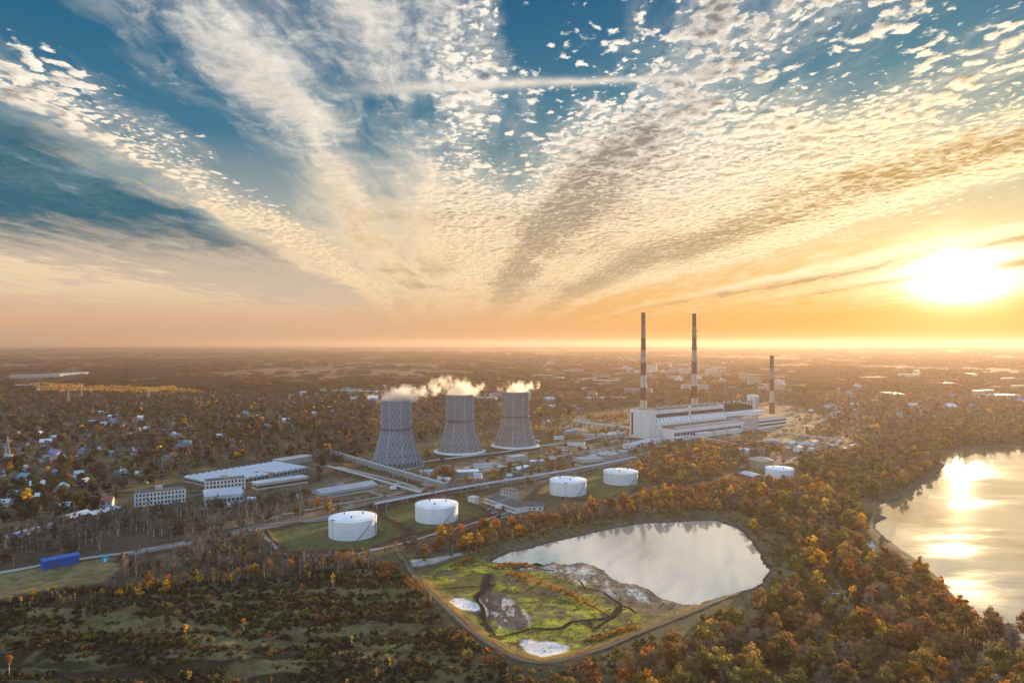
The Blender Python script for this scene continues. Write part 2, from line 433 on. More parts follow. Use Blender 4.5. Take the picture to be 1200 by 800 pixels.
def foliage(name, trans=.38):
    m, t = new_mat(name)
    at = t.node('ShaderNodeAttribute', attribute_type='INSTANCER', attribute_name='tint').outputs['Color']
    lv = t.node('ShaderNodeAttribute', attribute_type='GEOMETRY', attribute_name='leafv').outputs['Fac']
    col = t.vm('SCALE', at, sc=lv)
    d = t.node('ShaderNodeBsdfDiffuse'); t.l.new(col, d.inputs[0])
    tr = t.node('ShaderNodeBsdfTranslucent'); t.l.new(t.vm('MULTIPLY', col, (1.25, 1.1, .8)), tr.inputs[0])
    mx = t.node('ShaderNodeMixShader'); mx.inputs[0].default_value = trans
    t.l.new(d.outputs[0], mx.inputs[1]); t.l.new(tr.outputs[0], mx.inputs[2])
    finish(t, mx.outputs[0]); return m
foliage('leaves', .45); foliage('twigs', .12)

def ground_mat():
    m, t = new_mat('ground_cover'); p = geopos(t)
    c = t.node('ShaderNodeAttribute', attribute_type='GEOMETRY', attribute_name='cover').outputs['Color']
    n1 = t.noise(p, 1.1, 5, .75); n2 = t.noise(p, .22, 6, .72); n3 = t.noise(p, .03, 4, .6)
    cam_d = t.vm('LENGTH', p)
    f = t.add(t.mul(t.sub(n1, .5), 1.9), t.add(t.mul(t.sub(n2, .5), 2.0), t.mul(t.sub(n3, .5), .8)))
    col = t.vm('SCALE', c, sc=t.mx(t.add(1.0, f), .15))
    tw = t.noise(p, .05, 5, .7)
    col = t.mix(t.mul(t.ss(tw, .45, .7), .35), col, t.vm('MULTIPLY', col, (1.25, .95, .7)))
    h = t.add(t.mul(n1, .5), t.mul(n2, 1.4))
    finish(t, principled(t, col, .95, 0, .08, bump(t, h, 1.0, 1.6)))
ground_mat()

def water_mat(name, silt, gloss, rough, waves):
    m, t = new_mat(name); p = geopos(t)
    h = 0
    pv = t.vm('MULTIPLY', p, (1.0, .55, 1.0))
    n1 = t.noise(pv, .35, 3, .6); n2 = t.noise(pv, .06, 3, .6)
    patch = t.ss(t.noise(t.vm('MULTIPLY', p, (.6, 1.6, 1)), .008, 4, .65), .42, .62)
    h = t.add(t.mul(n1, t.add(.25, t.mul(patch, waves))), t.mul(n2, 1.2))
    nb = bump(t, h, .10, .6)
    g = t.node('ShaderNodeBsdfGlossy'); g.inputs['Color'].default_value = (1, 1, 1, 1)
    t.put(g.inputs['Roughness'], t.add(rough, t.mul(patch, rough*waves))); t.l.new(nb, g.inputs['Normal'])
    d = t.node('ShaderNodeBsdfDiffuse'); d.inputs[0].default_value = silt + (1,)
    lw = t.node('ShaderNodeFresnel'); lw.inputs[0].default_value = 1.33
    fac = t.m('ADD', t.mul(lw.outputs[0], .6), gloss, clamp=True)
    mx = t.node('ShaderNodeMixShader'); t.l.new(fac, mx.inputs[0]); t.l.new(d.outputs[0], mx.inputs[1]); t.l.new(g.outputs[0], mx.inputs[2])
    finish(t, mx.outputs[0])
water_mat('pond_water', (.55, .47, .35), .43, .06, .18)
water_mat('river_water', (.27, .215, .11), .36, .05, 1.6)

# ------------------------------------------------------------------ outlines on the ground (read off the photograph, in metres)
POND = WP([(573,656),(600,646),(640,635),(680,626),(720,618),(755,612.5),(800,610),(838,608.5),(862,616),(880,632),(893,655),(899,668),(893,682),(870,690),(845,697),(822,707),(800,706),
           (778,699),(760,689),(742,683),(728,681),(715,675),(706,667),(694,661),(680,658),(664,661),(648,657),(630,661),(610,657),(590,659)])
RIVER = WP([(1700,523),(1200,522),(1165,523),(1130,526),(1105,532),(1098,536),(1107,543),(1104,549),(1092,560),(1075,571),(1060,578),(1048,587),(1030,589),(1008,587),(1018,597),(1030,601),(1039,605),
            (1030,611),(1024,618),(1050,638),(1072,654),(1092,668),(1106,682),(1118,700),(1134,722),(1165,738),(1200,750),(1300,775),(1500,800),(2300,860),(2900,700)])
MARSH = WP([(573,656),(610,657),(640,659),(664,661),(694,661),(715,675),(742,683),(778,699),(822,707),(800,716),(770,728),(740,741),(700,757),(665,767),(635,771),(605,765),(575,748),(550,728),(530,708),(512,692),(500,676),(520,664),(545,656)])
DYKE = WP([(466,650),(478,668),(492,686),(515,709),(545,738),(575,760),(610,778),(645,781),(700,767),(760,742),(810,722),(860,700),(900,690),(915,672),(905,645),(885,618),(860,603)])
BANK = WP([(480,663),(530,655),(580,643),(640,627),(700,614),(760,604),(830,601),(870,606)])
FIELD = WP([(-250,722),(0,672),(60,664),(130,655),(140,668),(120,684),(60,692),(0,703),(-200,740)])
SCRUB = WP([(-500,760),(0,702),(60,694),(150,688),(300,680),(430,664),(470,668),(500,700),(545,745),(600,785),(620,850),(-600,900)])
YARD = [WP([(312,624),(385,608),(440,597),(480,628),(430,647),(340,650),(318,636)]), WP([(440,602),(495,586),(545,588),(576,604),(490,627)]),
        WP([(628,582),(648,562),(700,556),(760,556),(772,566),(700,588)]), WP([(860,556),(880,545),(930,545),(945,558),(920,570)])]
PLANT = WP([(432,560),(440,535),(520,515),(640,495),(735,480),(930,475),(1010,515),(1015,530),(930,545),(860,560),(770,558),(700,558),(640,568),(560,592),(500,585),(440,596),(380,605),(330,615),(300,612),(390,560)])
WOODE = WP([(860,606),(850,590),(900,572),(960,570),(1010,588),(1012,632),(1034,656),(1078,682),(1106,711),(1130,731),(1200,753),(1420,805),(1500,880),(560,900),(650,818),(705,798),(765,774),(830,748),(890,728),(935,705),(952,676),(932,648),(905,622),(880,608)])
WOODBANK = WP([(455,648),(560,622),(640,606),(700,597),(770,580),(850,568),(900,568),(855,592),(858,602),(800,602),(720,611),(640,625),(560,645),(500,658)])
WOODN = WP([(925,545),(1010,525),(1100,505),(1500,490),(1500,520),(1200,520),(1130,524),(1098,532),(1107,543),(1092,560),(1060,577),(1030,588),(1008,587),(960,568)])

def hgt(x, y):
    D = np.hypot(x, y)
    h = 1.6*(fbm(x/55, y/55, 3, 3)-.5)*sst(D, 0, 200)*sst(5000-D, 0, 2500)+.5
    far = sst(D, 3500, 12000)
    h = h + far*(fbm(x/5200, y/3300, 11, 4)-.42)*95
    h = h - sst(D, 15000, 42000)*25
    # ridges in the cut-over ground
    sc = sst(sd_far(x, y, SCRUB), 0, 25)
    h = h + sc*(1.5*np.sin((y*1.0+x*.16)/6.5+3*fbm(x/60, y/60, 5, 2))*fbm(x/30, y/18, 8, 3)+1.6*(fbm(x/9, y/6, 9, 3)-.5))
    near = sst(900-D, 0, 400); h = h + near*(.55*(fbm(x/4.5, y/4.5, 15, 3)-.5)+sc*1.3*(fbm(x/3.2, y/3.2, 16, 3)-.5))
    we = sst(sd_far(x, y, WOODE), 5, 70); h = h + 3.0*we
    for i, yd in enumerate(YARD):
        s = sd_far(x, y, yd); h = np.where(s > -8, h*(1-sst(s, -8, 0))+.4*sst(s, -8, 0), h); h = h + 1.9*np.exp(-(s/2.2)**2)
    pl = sst(sd_far(x, y, PLANT), 0, 15); h = h*(1-pl)+.5*pl
    d = pdist(x, y, DYKE); h = h*(1-np.exp(-(d/9)**2))+1.7*np.exp(-(d/6.5)**2)
    d = pdist(x, y, BANK); h = h + 1.9*np.exp(-(d/5.5)**2)
    ms = sd_far(x, y, MARSH); m = sst(ms, -3, 6)
    h = h*(1-m)+m*(-.1+.55*(fbm(x/14, y/14, 21, 4)-.5)+.35*(fbm(x/3, y/3, 22, 3)-.5))
    jit = 5.0*(fbm(x/13, y/13, 31, 4)-.5)
    for poly, zb in ((POND, -.9), (RIVER, -.9)):
        s = sd_far(x, y, poly)+jit
        w = sst(s, -7, 5)
        h = h*(1-w)+w*np.where(s > 0, -2.2, zb)
        h = np.where(s > -1.5, np.minimum(h, -.55-.35*np.clip(s, 0, 4)), h)
    return h

# ------------------------------------------------------------------ ground, water, haze
def lerp(a, b, f): return a*(1-f[:, None])+np.asarray(b)*f[:, None]
def ground():
    rows = list(np.linspace(25, 205, 14)) + [H*F/(p-EYE) for p in np.arange(866, 432, -.95)]
    while rows[-1] < 42000: rows.append(rows[-1]*1.022)
    xs = np.concatenate([np.arange(-1500, -60, 30), np.arange(-60, 1260, 1.3), np.arange(1260, 2701, 30)])
    rows = np.array(rows); nr, nc = len(rows), len(xs)
    Y = np.repeat(rows, nc); X = np.tile((xs-600)/F, nr)*Y
    Z = hgt(X, Y); D = np.hypot(X, Y)
    # what grows or lies there
    n1 = fbm(X/45, Y/45, 41, 4); n2 = fbm(X/14, Y/14, 43, 4); n3 = fbm(X/5, Y/5, 44, 3)
    C = np.tile(np.array([.085, .066, .044]), (len(X), 1))
    C = lerp(C, (.150, .118, .058), sst(n1, .45, .62)); C = lerp(C, (.050, .052, .024), sst(n2, .52, .70)*.8)
    fx = fbm(X/520, Y/900, 51, 4); fy = fbm(X/1500+.4, Y/1900, 53, 3); far = sst(D, 1100, 1900)
    C2 = np.tile(np.array([.085, .062, .048]), (len(X), 1))
    C2 = lerp(C2, (.135, .095, .060), sst(fx+.25*(fbm(X/150, Y/260, 52, 3)-.5), .56, .66)); C2 = lerp(C2, (.034, .034, .026), sst(1-fx, .56, .63)); C2 = lerp(C2, (.11, .10, .05), sst(fy, .60, .66))
    C = C*(1-far[:, None])+C2*far[:, None]
    def region(poly, col, soft=6., nz=8., amt=1.0, m=60.):
        nonlocal C
        s = sd_far(X, Y, poly, m)+(n2-.5)*nz*2+(n3-.5)*nz*.6
        C = lerp(C, col, sst(s, -soft*.5, soft*.5)*amt)
    region(PLANT, (.165, .125, .080), 15, 14)
    pz = sst(sd_far(X, Y, PLANT), 0, 20)
    C = lerp(C, (.070, .075, .030), pz*sst(n1, .50, .60)); C = lerp(C, (.34, .29, .22), pz*sst(n2, .56, .66)); C = lerp(C, (.17, .085, .03), pz*sst(fbm(X/20, Y/9, 47, 4), .58, .68)*.8)
    region(WP([(402,575),(440,540),(500,525),(640,497),(700,510),(590,533),(450,556),(420,590)]), (.105, .092, .038), 10, 8)
    region(FIELD, (.205, .165, .075), 4, 4); fz = sst(sd_far(X, Y, FIELD), 0, 6); C = lerp(C, (.14, .125, .05), fz*sst(n2, .48, .62))
    region(SCRUB, (.040, .036, .018), 8, 6)
    sz = sst(sd_far(X, Y, SCRUB), 0, 10); st = fbm(X/40, Y/7, 48, 4)
    C = lerp(C, (.165, .135, .060), sz*sst(st, .50, .62)); C = lerp(C, (.130, .100, .046), sz*sst(n2, .55, .66))
    region(WP([(420,800),(440,775),(480,764),(520,768),(560,790),(570,850),(400,850)]), (.115, .098, .045), 8, 10)
    region(WP([(300,722),(400,710),(470,688),(480,694),(420,712),(330,735),(200,770),(190,764)]), (.13, .12, .045), 4, 3)
    region(WP([(0,742),(60,735),(150,722),(150,727),(60,742),(0,752)]), (.13, .11, .05), 4, 3)
    for yd in YARD:
        region(yd, (.110, .118, .040), 4, 2)
        s = sd_far(X, Y, yd); C = lerp(C, (.075, .05, .03), np.exp(-((s)/3.0)**2)); C = lerp(C, (.11, .085, .04), sst(n2, .5, .64)*(s > 2)*.6)
    region(WP([(50,585),(62,582),(68,588),(56,592)]), (.11, .14, .03), 6, 2)
    region(WP([(40,452),(130,455),(200,456),(255,463),(240,468),(150,463),(50,460)]), (.34, .20, .07), 40, 20, 1, 400)
    region(WOODE, (.070, .048, .026), 10, 5)
    d = pdist(X, Y, DYKE); C = lerp(C, (.115, .092, .042), np.exp(-(d/12)**2)*.9); C = lerp(C, (.06, .045, .03), np.exp(-((d-1.6)/.7)**2)*.75); 
    d = pdist(X, Y, BANK); C = lerp(C, (.10, .085, .045), np.exp(-(d/7)**2)*.9)
    region(WP([(790,725),(830,700),(880,692),(900,700),(890,715),(850,722),(815,735),(770,745)]), (.135, .105, .05), 6, 4)
    ob = WP([(872,606),(905,622),(932,648),(952,676),(935,705),(890,728),(830,748),(765,774),(705,798),(690,775),(770,745),(830,722),(890,690),(903,668),(893,650),(878,626)])
    region(ob, (.150, .122, .055), 6, 5); oz = sst(sd_far(X, Y, ob), 0, 6); C = lerp(C, (.090, .088, .034), oz*sst(n2, .48, .60)); C = lerp(C, (.20, .15, .07), oz*sst(fbm(X/10, Y/5, 69, 4), .56, .66))
    # the drained end of the pond: bright moss, grey silt, white ash, reeds
    region(MARSH, (.245, .235, .030), 3, 3)
    mz = sst(sd_far(X, Y, MARSH), -1, 3)
    C = lerp(C, (.125, .125, .030), mz*sst(n2, .50, .62)); C = lerp(C, (.44, .41, .034), mz*sst(fbm(X/24, Y/10, 61, 4), .50, .62)); C = lerp(C, (.035, .034, .022), mz*np.exp(-((fbm(X/9, Y/6, 67, 3)-.5)/.026)**2)*.85); C = lerp(C, (.15, .115, .07), mz*sst(fbm(X/16, Y/7, 70, 4), .55, .64)*.8); C = lerp(C, (.10, .075, .035), mz*sst(fbm(X/7, Y/4, 62, 4), .60, .70))
    region(WP([(505,690),(560,668),(572,675),(566,690),(545,695),(520,700)]), (.12, .115, .03), 3, 4)
    region(WP([(573,657),(640,659),(694,661),(715,675),(742,683),(778,699),(822,707),(800,712),(770,712),(735,705),(705,702),(690,690),(675,676),(640,669),(600,664)]), (.205, .175, .135), 4, 6)
    region(WP([(690,694),(740,697),(780,706),(800,712),(770,722),(740,716),(705,706)]), (.16, .125, .075), 4, 5)
    region(WP([(668,668),(684,664),(690,670),(680,680),(670,677)]), (.33, .25, .16), 4, 3)
    region(WP([(562,700),(585,694),(605,706),(621,720),(618,738),(595,742),(575,732),(564,716)]), (.11, .10, .09), 3, 6)
    region(WP([(566,668),(578,672),(580,684),(572,694),(576,715),(582,742),(566,738),(560,712),(556,698),(564,686)]), (.050, .048, .046), 2.5, 4)
    rp = fbm(X/3.0+.3*n2, Y/8, 66, 4)
    gz = np.maximum(sst(sd_far(X, Y, WP([(562,700),(585,694),(605,706),(621,720),(618,738),(595,742),(575,732),(564,716)])), -2, 2), sst(sd_far(X, Y, WP([(560,664),(694,661),(742,683),(800,706),(735,705),(690,690),(640,669)])), -2, 2))
    C = lerp(C, (.52, .49, .45), gz*sst(rp, .55, .63)*.9); C = lerp(C, (.06, .055, .05), gz*sst(1-rp, .58, .68)*.8)
    region(WP([(530,700),(545,700),(562,710),(558,714),(540,714),(528,708)]), (.68, .65, .62), 2, 2.5)
    region(WP([(608,748),(640,750),(668,757),(655,765),(635,771),(615,762)]), (.68, .65, .62), 2, 2.5)
    region(WP([(478,662),(500,656),(535,650),(540,653),(510,661),(484,667)]), (.36, .34, .31), 2, 2)
    d = pdist(X, Y, smooth_line(WP([(599,671),(631,681),(650,687),(667,696),(683,705),(700,712)]), 4)); C = lerp(C, (.44, .20, .03), np.exp(-(d/3.4)**2)*sst(n3, .3, .55))
    s = -np.abs(sd_far(X, Y, MARSH)+2.5); C = lerp(C, (.27, .145, .03), sst(s+(n2-.5)*7, -3.0, 0)*(Y < 345)*.8)
    # wet rim along the water
    for poly in (POND, RIVER):
        s = sd_far(X, Y, poly)+5.0*(fbm(X/13, Y/13, 31, 4)-.5)
        C = lerp(C, (.13, .105, .07), sst(s, -7, -3)*.7); C = lerp(C, (.08, .07, .055), sst(s, -3, -1))
    i = np.arange(nr-1)[:, None]*nc+np.arange(nc-1)[None, :]
    f = np.stack([i, i+1, i+nc+1, i+nc], -1).reshape(-1, 4)
    g = mesh_np('ground', np.stack([X, Y, Z], 1), f, MATS['ground_cover'], True)
    a = g.data.attributes.new('cover', 'FLOAT_COLOR', 'POINT')
    a.data.foreach_set('color', np.concatenate([np.clip(C, 0, 1), np.ones((len(X), 1))], 1).astype(np.float32).ravel())
    tag(g, kind='structure', label='autumn ground of scrub, rough grass and bare soil reaching the horizon')
ground()

def grown(poly, m):
    c = poly.mean(0); d = poly-c; return c+d*(1+m/np.linalg.norm(d, axis=1))[:, None]
for nm, poly, mt, lab in (('pond_water', grown(POND, 9), 'pond_water', 'still pale pond mirroring the sky and the chimneys'), ('river_water', RIVER, 'river_water', 'wide river glittering under the low sun')):
    if nm == 'river_water':
        poly = np.vstack([poly[:0], WP([(1700,519.5),(1090,519.5),(1080,540),(1040,572),(990,583),(1005,632),(1045,660),(1080,690),(1105,730),(1160,770),(1500,840),(2300,880),(3200,700)])])
    bm = bmesh.new(); bm.faces.new([bm.verts.new((p[0], p[1], -.8)) for p in poly]); bmesh.ops.recalc_face_normals(bm, faces=bm.faces)
    for fc in bm.faces:
        if fc.normal.z < 0: fc.normal_flip()
    bmesh.ops.triangulate(bm, faces=bm.faces)
    me = bpy.data.meshes.new(nm); bm.to_mesh(me); bm.free(); me.materials.append(MATS[mt])
    o = bpy.data.objects.new(nm, me); COL.objects.link(o); tag(o, kind='structure', label=lab)

def haze():
    m, t = new_mat('haze_air')
    v = t.node('ShaderNodeVolumePrincipled'); v.inputs['Color'].default_value = (.46, .36, .31, 1)
    v.inputs['Density'].default_value = HAZE_DENSITY; v.inputs['Anisotropy'].default_value = HAZE_ANISO
    o = t.node('ShaderNodeOutputMaterial'); t.l.new(v.outputs[0], o.inputs['Volume'])
    h = MB().box(-60000, -1500, -60, 60000, 43000, 171).build('haze', m); tag(h, kind='stuff', label='thin golden haze lying over the whole plain')
HAZE_DENSITY = 1.05e-4; HAZE_ANISO = .45
haze()

def ribbon(name, pts, width, mat, lift=.22, step=6., cap=None, edge=0.0):
    """a sheet following the ground along a line"""
    ln = smooth_line(WP(pts), step)
    tg = np.gradient(ln, axis=0); tg /= np.linalg.norm(tg, axis=1)[:, None]; nrm = np.stack([-tg[:, 1], tg[:, 0]], 1)
    w = width*.5*np.ones(len(ln)) if np.isscalar(width) else np.interp(np.linspace(0, 1, len(ln)), np.linspace(0, 1, len(width)), width)*.5
    if edge: w = w*(1+edge*2*(fbm(ln[:, 0]/7, ln[:, 1]/7, 77, 3)-.5))
    cols = np.array([-1, -.5, 0, .5, 1.])
    P = ln[:, None, :]+nrm[:, None, :]*w[:, None, None]*cols[None, :, None]
    P = P.reshape(-1, 2); z = hgt(P[:, 0], P[:, 1])+lift
    n = len(ln); k = len(cols)
    i = np.arange(n-1)[:, None]*k+np.arange(k-1)[None, :]
    f = np.stack([i, i+k, i+k+1, i+1], -1).reshape(-1, 4)
    o = mesh_np(name, np.column_stack([P, z]), f, MATS[mat], True); tag(o, kind='structure', label=cap); return o
ribbon('road', [(-120,690),(0,672),(60,661),(100,655),(137,650),(200,640),(265,629)], 4.5, 'road_pale', .25, cap='pale concrete road past the blue shed')
ribbon('perimeter_path', [(305,621),(310,631),(322,643),(337,652),(380,652),(420,650),(450,643),(490,632),(560,612),(620,594)], 1.9, 'road_pale', .3, cap='pale path round the tank yard')
ribbon('railway', [(150,650),(220,638),(300,622),(385,609),(442,595),(495,584),(580,571),(650,558),(700,549),(740,540),(800,533),(900,527)], 5.5, 'ballast', .3, cap='railway ballast running past the tank yards')
ribbon('railway', [(160,645),(225,634),(300,619),(385,605.5),(442,592),(495,581),(580,568),(650,555),(700,546),(740,537)], 3.5, 'ballast', .3, cap='second track of railway ballast')
ribbon('service_road', [(535,569),(580,561),(640,549),(677,542),(720,531),(770,520)], 6, 'road_soil', .3, cap='sandy service road behind the tanks')
ribbon('service_road', [(395,548),(430,556),(470,566),(500,578)], 5, 'road_pale', .3, cap='pale service road under the pipe bridge')
for pts, w in (([(545,574),(620,558),(690,544),(740,534)],3),([(500,566),(560,553),(640,538),(700,527),(740,521)],3.5),([(420,573),(460,583),(500,577)],3),([(330,604),(400,591),(450,582),(500,572)],3),([(640,532),(690,522),(735,516)],3),([(700,533),(760,525),(830,518),(900,524)],3.5),([(905,515),(960,519),(1010,527)],4)):
    ribbon('service_road', pts, w, 'road_pale', .28, cap='pale works track between the yards')
for pts, w in (([(1010,424),(1045,431),(1082,442)],14),([(620,430),(700,434),(800,433)],10),([(330,452),(420,450),(520,455)],9),([(180,437),(300,434),(420,437)],12),([(0,470),(90,468),(180,474)],6)):
    ribbon('country_road', pts, w, 'road_pale', .8, 30., cap='pale country road crossing the hazy plain')
ribbon('dyke_track', [(466,650),(478,668),(492,686),(515,709),(545,738),(575,760),(610,778),(645,781),(700,767),(760,742),(810,722),(860,700),(900,690)], 1.9, 'road_soil', .25, 3., cap='dark earth track along the dyke', edge=.8)
ribbon('forest_track', [(1010,740),(1000,722),(990,708),(984,695),(978,682)], 3, 'road_soil', .3, 4., cap='track through the wood')
ribbon('street', [(-60,578),(40,572),(105,570),(125,585),(135,605)], 4, 'road_soil', .3, cap='village lane between gardens')
ribbon('street', [(200,588),(260,574),(330,560),(380,548),(388,540),(340,528),(300,520)], 5, 'asphalt', .3, cap='works road by the long workshop')
for k, (pts, w, lab) in enumerate([
    ([(678,678),(682,684),(686,689.5),(704,692.5),(720,703),(727,708),(722,719),(709,725),(685,727),(668,729),(660,735),(640,737),(624,736),(604,742),(590,745),(572,747)], [.8,1.1,1.2,1.4,1.6,2.2,2.4,2.8,2.0,1.7,1.4,1.3,1.4,1.8], 'dark winding creek through the bright moss'),
    ([(573,674),(571,682),(570,688),(561,699),(559,704),(565,712),(567,726),(571,734),(580,745)], [2,2.6,3.2,1.8,1.8,2.4,1.8,1.8], 'dark creek among grey silt'),
    ([(727,709),(738,713),(744,718)], [1.2,1.0], 'short side creek in the moss'),
    ([(690,727),(694,736),(706,731),(722,719)], [1.0,1.4,1.0], 'small loop of creek in the moss'),
    ([(600,665),(620,664),(636,667),(650,669)], [1.0,1.2], 'narrow creek along the reeds'),
    ([(508,692),(530,689),(556,687),(570,687)], [.8,1.2], 'narrow creek feeding the silt'),
    ([(683,705),(700,713),(712,722)], [.8,1.1], 'narrow creek below the reeds')]):
    ribbon('creek', pts, w, 'channel_water', .28, 2.5, cap=lab, edge=.5)

# ------------------------------------------------------------------ trees
def leafy(name, seed, h, crown, n_clump, per, size, mat, shape='round', jitter=.55, slim=False, link=False):
    """leaf clumps spread through a crown's volume; crown = (radius, base height)"""
    r = np.random.default_rng(seed); cr, cb = crown; ch = h-cb
    V = []; LV = []
    for k in range(n_clump):
        while True:
            q = r.uniform(-1, 1, 3)
            if shape == 'round' and np.linalg.norm(q) < 1 and (np.linalg.norm(q) > .45 or r.random() < .25): break
            if shape == 'cone' and math.hypot(q[0], q[1]) < (1-(q[2]+1)/2)*.95+.08: break
            if shape == 'slim' and math.hypot(q[0], q[1]) < .95*math.sin(math.pi*min(.97, .12+(q[2]+1)*.44)): break
        c = np.array([q[0]*cr*.82, q[1]*cr*.82, cb+ch*(.5+q[2]*.43)])
        if shape == 'round': c[2] -= .18*ch*(math.hypot(q[0], q[1]))**2
        rad = cr*r.uniform(.18, .38)*(1 if shape == 'round' else .6)
        base = r.uniform(.65, 1.3)
        d = r.normal(size=(per, 3)); d /= np.linalg.norm(d, axis=1)[:, None]
        d[:, 2] = np.where(d[:, 2] < -.3, -d[:, 2]*.5, d[:, 2])
        pos = c+d*(rad*r.uniform(.55, 1.05, per)[:, None])
        nrm = d+r.normal(size=(per, 3))*jitter; nrm /= np.linalg.norm(nrm, axis=1)[:, None]
        a = np.cross(nrm, r.normal(size=(per, 3))); a /= np.linalg.norm(a, axis=1)[:, None]; b = np.cross(nrm, a)
        s = size*r.uniform(.6, 1.3, per)[:, None]
        if slim: a = a*2.4; b = b*.16
        V.append(np.stack([pos-a*s-b*s*.6, pos+a*s*.2-b*s, pos+a*s+b*s*.5, pos-a*s*.3+b*s], 1).reshape(-1, 3))
        LV.append(np.repeat(base*r.uniform(.75, 1.25, per), 4))
    V = np.concatenate(V); LV = np.concatenate(LV); n = len(V)//4
    return V, np.arange(n*4).reshape(-1, 4), LV

def crown_mesh(name, *a, **k):
    V, Fc, LV = leafy(name, *a, **k)
    me = mesh_np(name, V, Fc, MATS[a[6-1]] if False else None, False, False).data
    at = me.attributes.new('leafv', 'FLOAT', 'POINT'); at.data.foreach_set('value', LV.astype(np.float32))
    return me

def trunk_mesh(name, seed, h, cb, r0, mat, limbs=5, cr=3.0):
    r = random.Random(seed); m = MB()
    pts = [(0, 0, -.6)]; 
    for k in range(1, 5): pts.append((r.uniform(-.12, .12)*k, r.uniform(-.12, .12)*k, h*.82*k/4))
    for k in range(4): m.tube(pts[k], pts[k+1], r0*(1-.23*k), r0*(1-.23*(k+1)), 6)
    for k in range(limbs):
        f = r.uniform(.35, .85); z = max(cb*.8, h*.82*f); i = min(3, int(z/(h*.82)*4)); p = pts[i+1] if i < 3 else pts[4]
        a = r.uniform(0, 6.28); L = cr*r.uniform(.5, .85)
        b = (pts[i][0], pts[i][1], z*.92); e = (b[0]+math.cos(a)*L, b[1]+math.sin(a)*L, min(h*.95, z+L*r.uniform(.5, 1.0)))
        m.tube(b, e, r0*.38, r0*.1, 4)
    o = m.build(name, MATS[mat], link=False); me = o.data; bpy.data.objects.remove(o); return me

KINDS = {}   # kind -> list of (crown mesh, trunk mesh, height, radius)
def kind(nm, variants): KINDS[nm] = variants
def mk(nm, seed, h, cr, cb, ncl, per, size, mat, shape, r0, bark, limbs, jit=.55, slim=False):
    c = crown_mesh(nm+'_crown', seed, h, (cr, cb), ncl, per, size, mat, shape, jit, slim); c.materials.clear(); c.materials.append(MATS[mat])
    t = trunk_mesh(nm+'_trunk', seed, h, cb, r0, bark, limbs, cr) if limbs >= 0 else None
    return (c, t, h, cr)
kind('broadleaf', [mk('broadleaf', 10+i, h, cr, cb, 27, 48, .31, 'leaves', 'round', .24, 'bark', 6) for i, (h, cr, cb) in enumerate([(9.5,3.9,2.0),(11,4.0,2.6),(8.2,3.8,1.6),(10,4.6,2.2),(12,3.8,3.0),(7.0,3.0,1.4)])])
kind('bare', [mk('bare', 30+i, h, cr, cb, 20, 52, .30, 'twigs', 'round', .22, 'bark', 9, .9, True) for i, (h, cr, cb) in enumerate([(10,3.6,2.2),(11.5,3.4,3.0),(9,3.8,1.8)])])
kind('birch', [mk('birch', 40+i, h, cr, cb, 16, 30, .27, 'leaves', 'slim', .14, 'birch_bark', 4) for i, (h, cr, cb) in enumerate([(9,1.45,1.8),(11,1.6,3.2),(7.5,1.35,1.2)])])
kind('barebirch', [mk('barebirch', 45+i, h, cr, cb, 14, 34, .30, 'twigs', 'slim', .17, 'birch_bark', 6, .9, True) for i, (h, cr, cb) in enumerate([(11,1.9,3.2),(13,2.1,4.2)])])
kind('conifer', [mk('conifer', 50+i, h, cr, cb, 26, 30, .34, 'leaves', 'cone', .2, 'bark', 0) for i, (h, cr, cb) in enumerate([(11,2.3,.8),(9,2.5,.5)])])
kind('shrub', [mk('shrub', 60+i, h, cr, cb, 9, 44, .22, 'leaves', 'round', .05, 'bark', -1) for i, (h, cr, cb) in enumerate([(1.7,1.5,-.1),(2.3,1.7,.0),(1.3,1.7,-.2)])])
LOD = {'broadleaf': [mk('farleaf', 70+i, h, cr, cb, 12, 17, .85, 'leaves', 'round', .2, 'bark', 0) for i, (h, cr, cb) in enumerate([(9.5,3.9,2.0),(11,4.0,2.6),(8.2,3.8,1.6)])],
       'bare': [mk('farbare', 76+i, h, cr, cb, 11, 18, .62, 'twigs', 'round', .2, 'bark', 0, .9, True) for i, (h, cr, cb) in enumerate([(10,3.6,2.2),(11.5,3.4,3.0)])]}
# far clumps: a patch of wood some forty metres across
def patch_mesh(seed, ncl, per, rad, hh, size):
    r = np.random.default_rng(seed); V = []; LV = []
    for k in range(ncl):
        a, q = r.uniform(0, 6.28), rad*math.sqrt(r.random()); top = hh*r.uniform(.65, 1.1)
        c = np.array([q*math.cos(a)*1.0, q*math.sin(a), top*.62]); b = r.uniform(.7, 1.25)
        d = r.normal(size=(per, 3)); d /= np.linalg.norm(d, axis=1)[:, None]; d[:, 2] = np.abs(d[:, 2])*1.0-.15
        pos = c+d*np.array([hh*.42, hh*.42, top*.40])
        nrm = d+r.normal(size=(per, 3))*.45; nrm /= np.linalg.norm(nrm, axis=1)[:, None]
        aa = np.cross(nrm, r.normal(size=(per, 3))); aa /= np.linalg.norm(aa, axis=1)[:, None]; bb = np.cross(nrm, aa); s = size*r.uniform(.7, 1.3, per)[:, None]
        V.append(np.stack([pos-aa*s-bb*s, pos+aa*s-bb*s, pos+aa*s+bb*s, pos-aa*s+bb*s], 1).reshape(-1, 3)); LV.append(np.repeat(b*r.uniform(.8, 1.2, per), 4))
    V = np.concatenate(V); LV = np.concatenate(LV); V[:, 2] = np.maximum(V[:, 2], .2)
    me = mesh_np('patch', V, np.arange(len(V)).reshape(-1, 4), MATS['leaves'], False, False).data
    at = me.attributes.new('leafv', 'FLOAT', 'POINT'); at.data.foreach_set('value', LV.astype(np.float32)); return me
PATCH = [patch_mesh(90+i, 24, 14, 21, 10, 1.7) for i in range(3)]

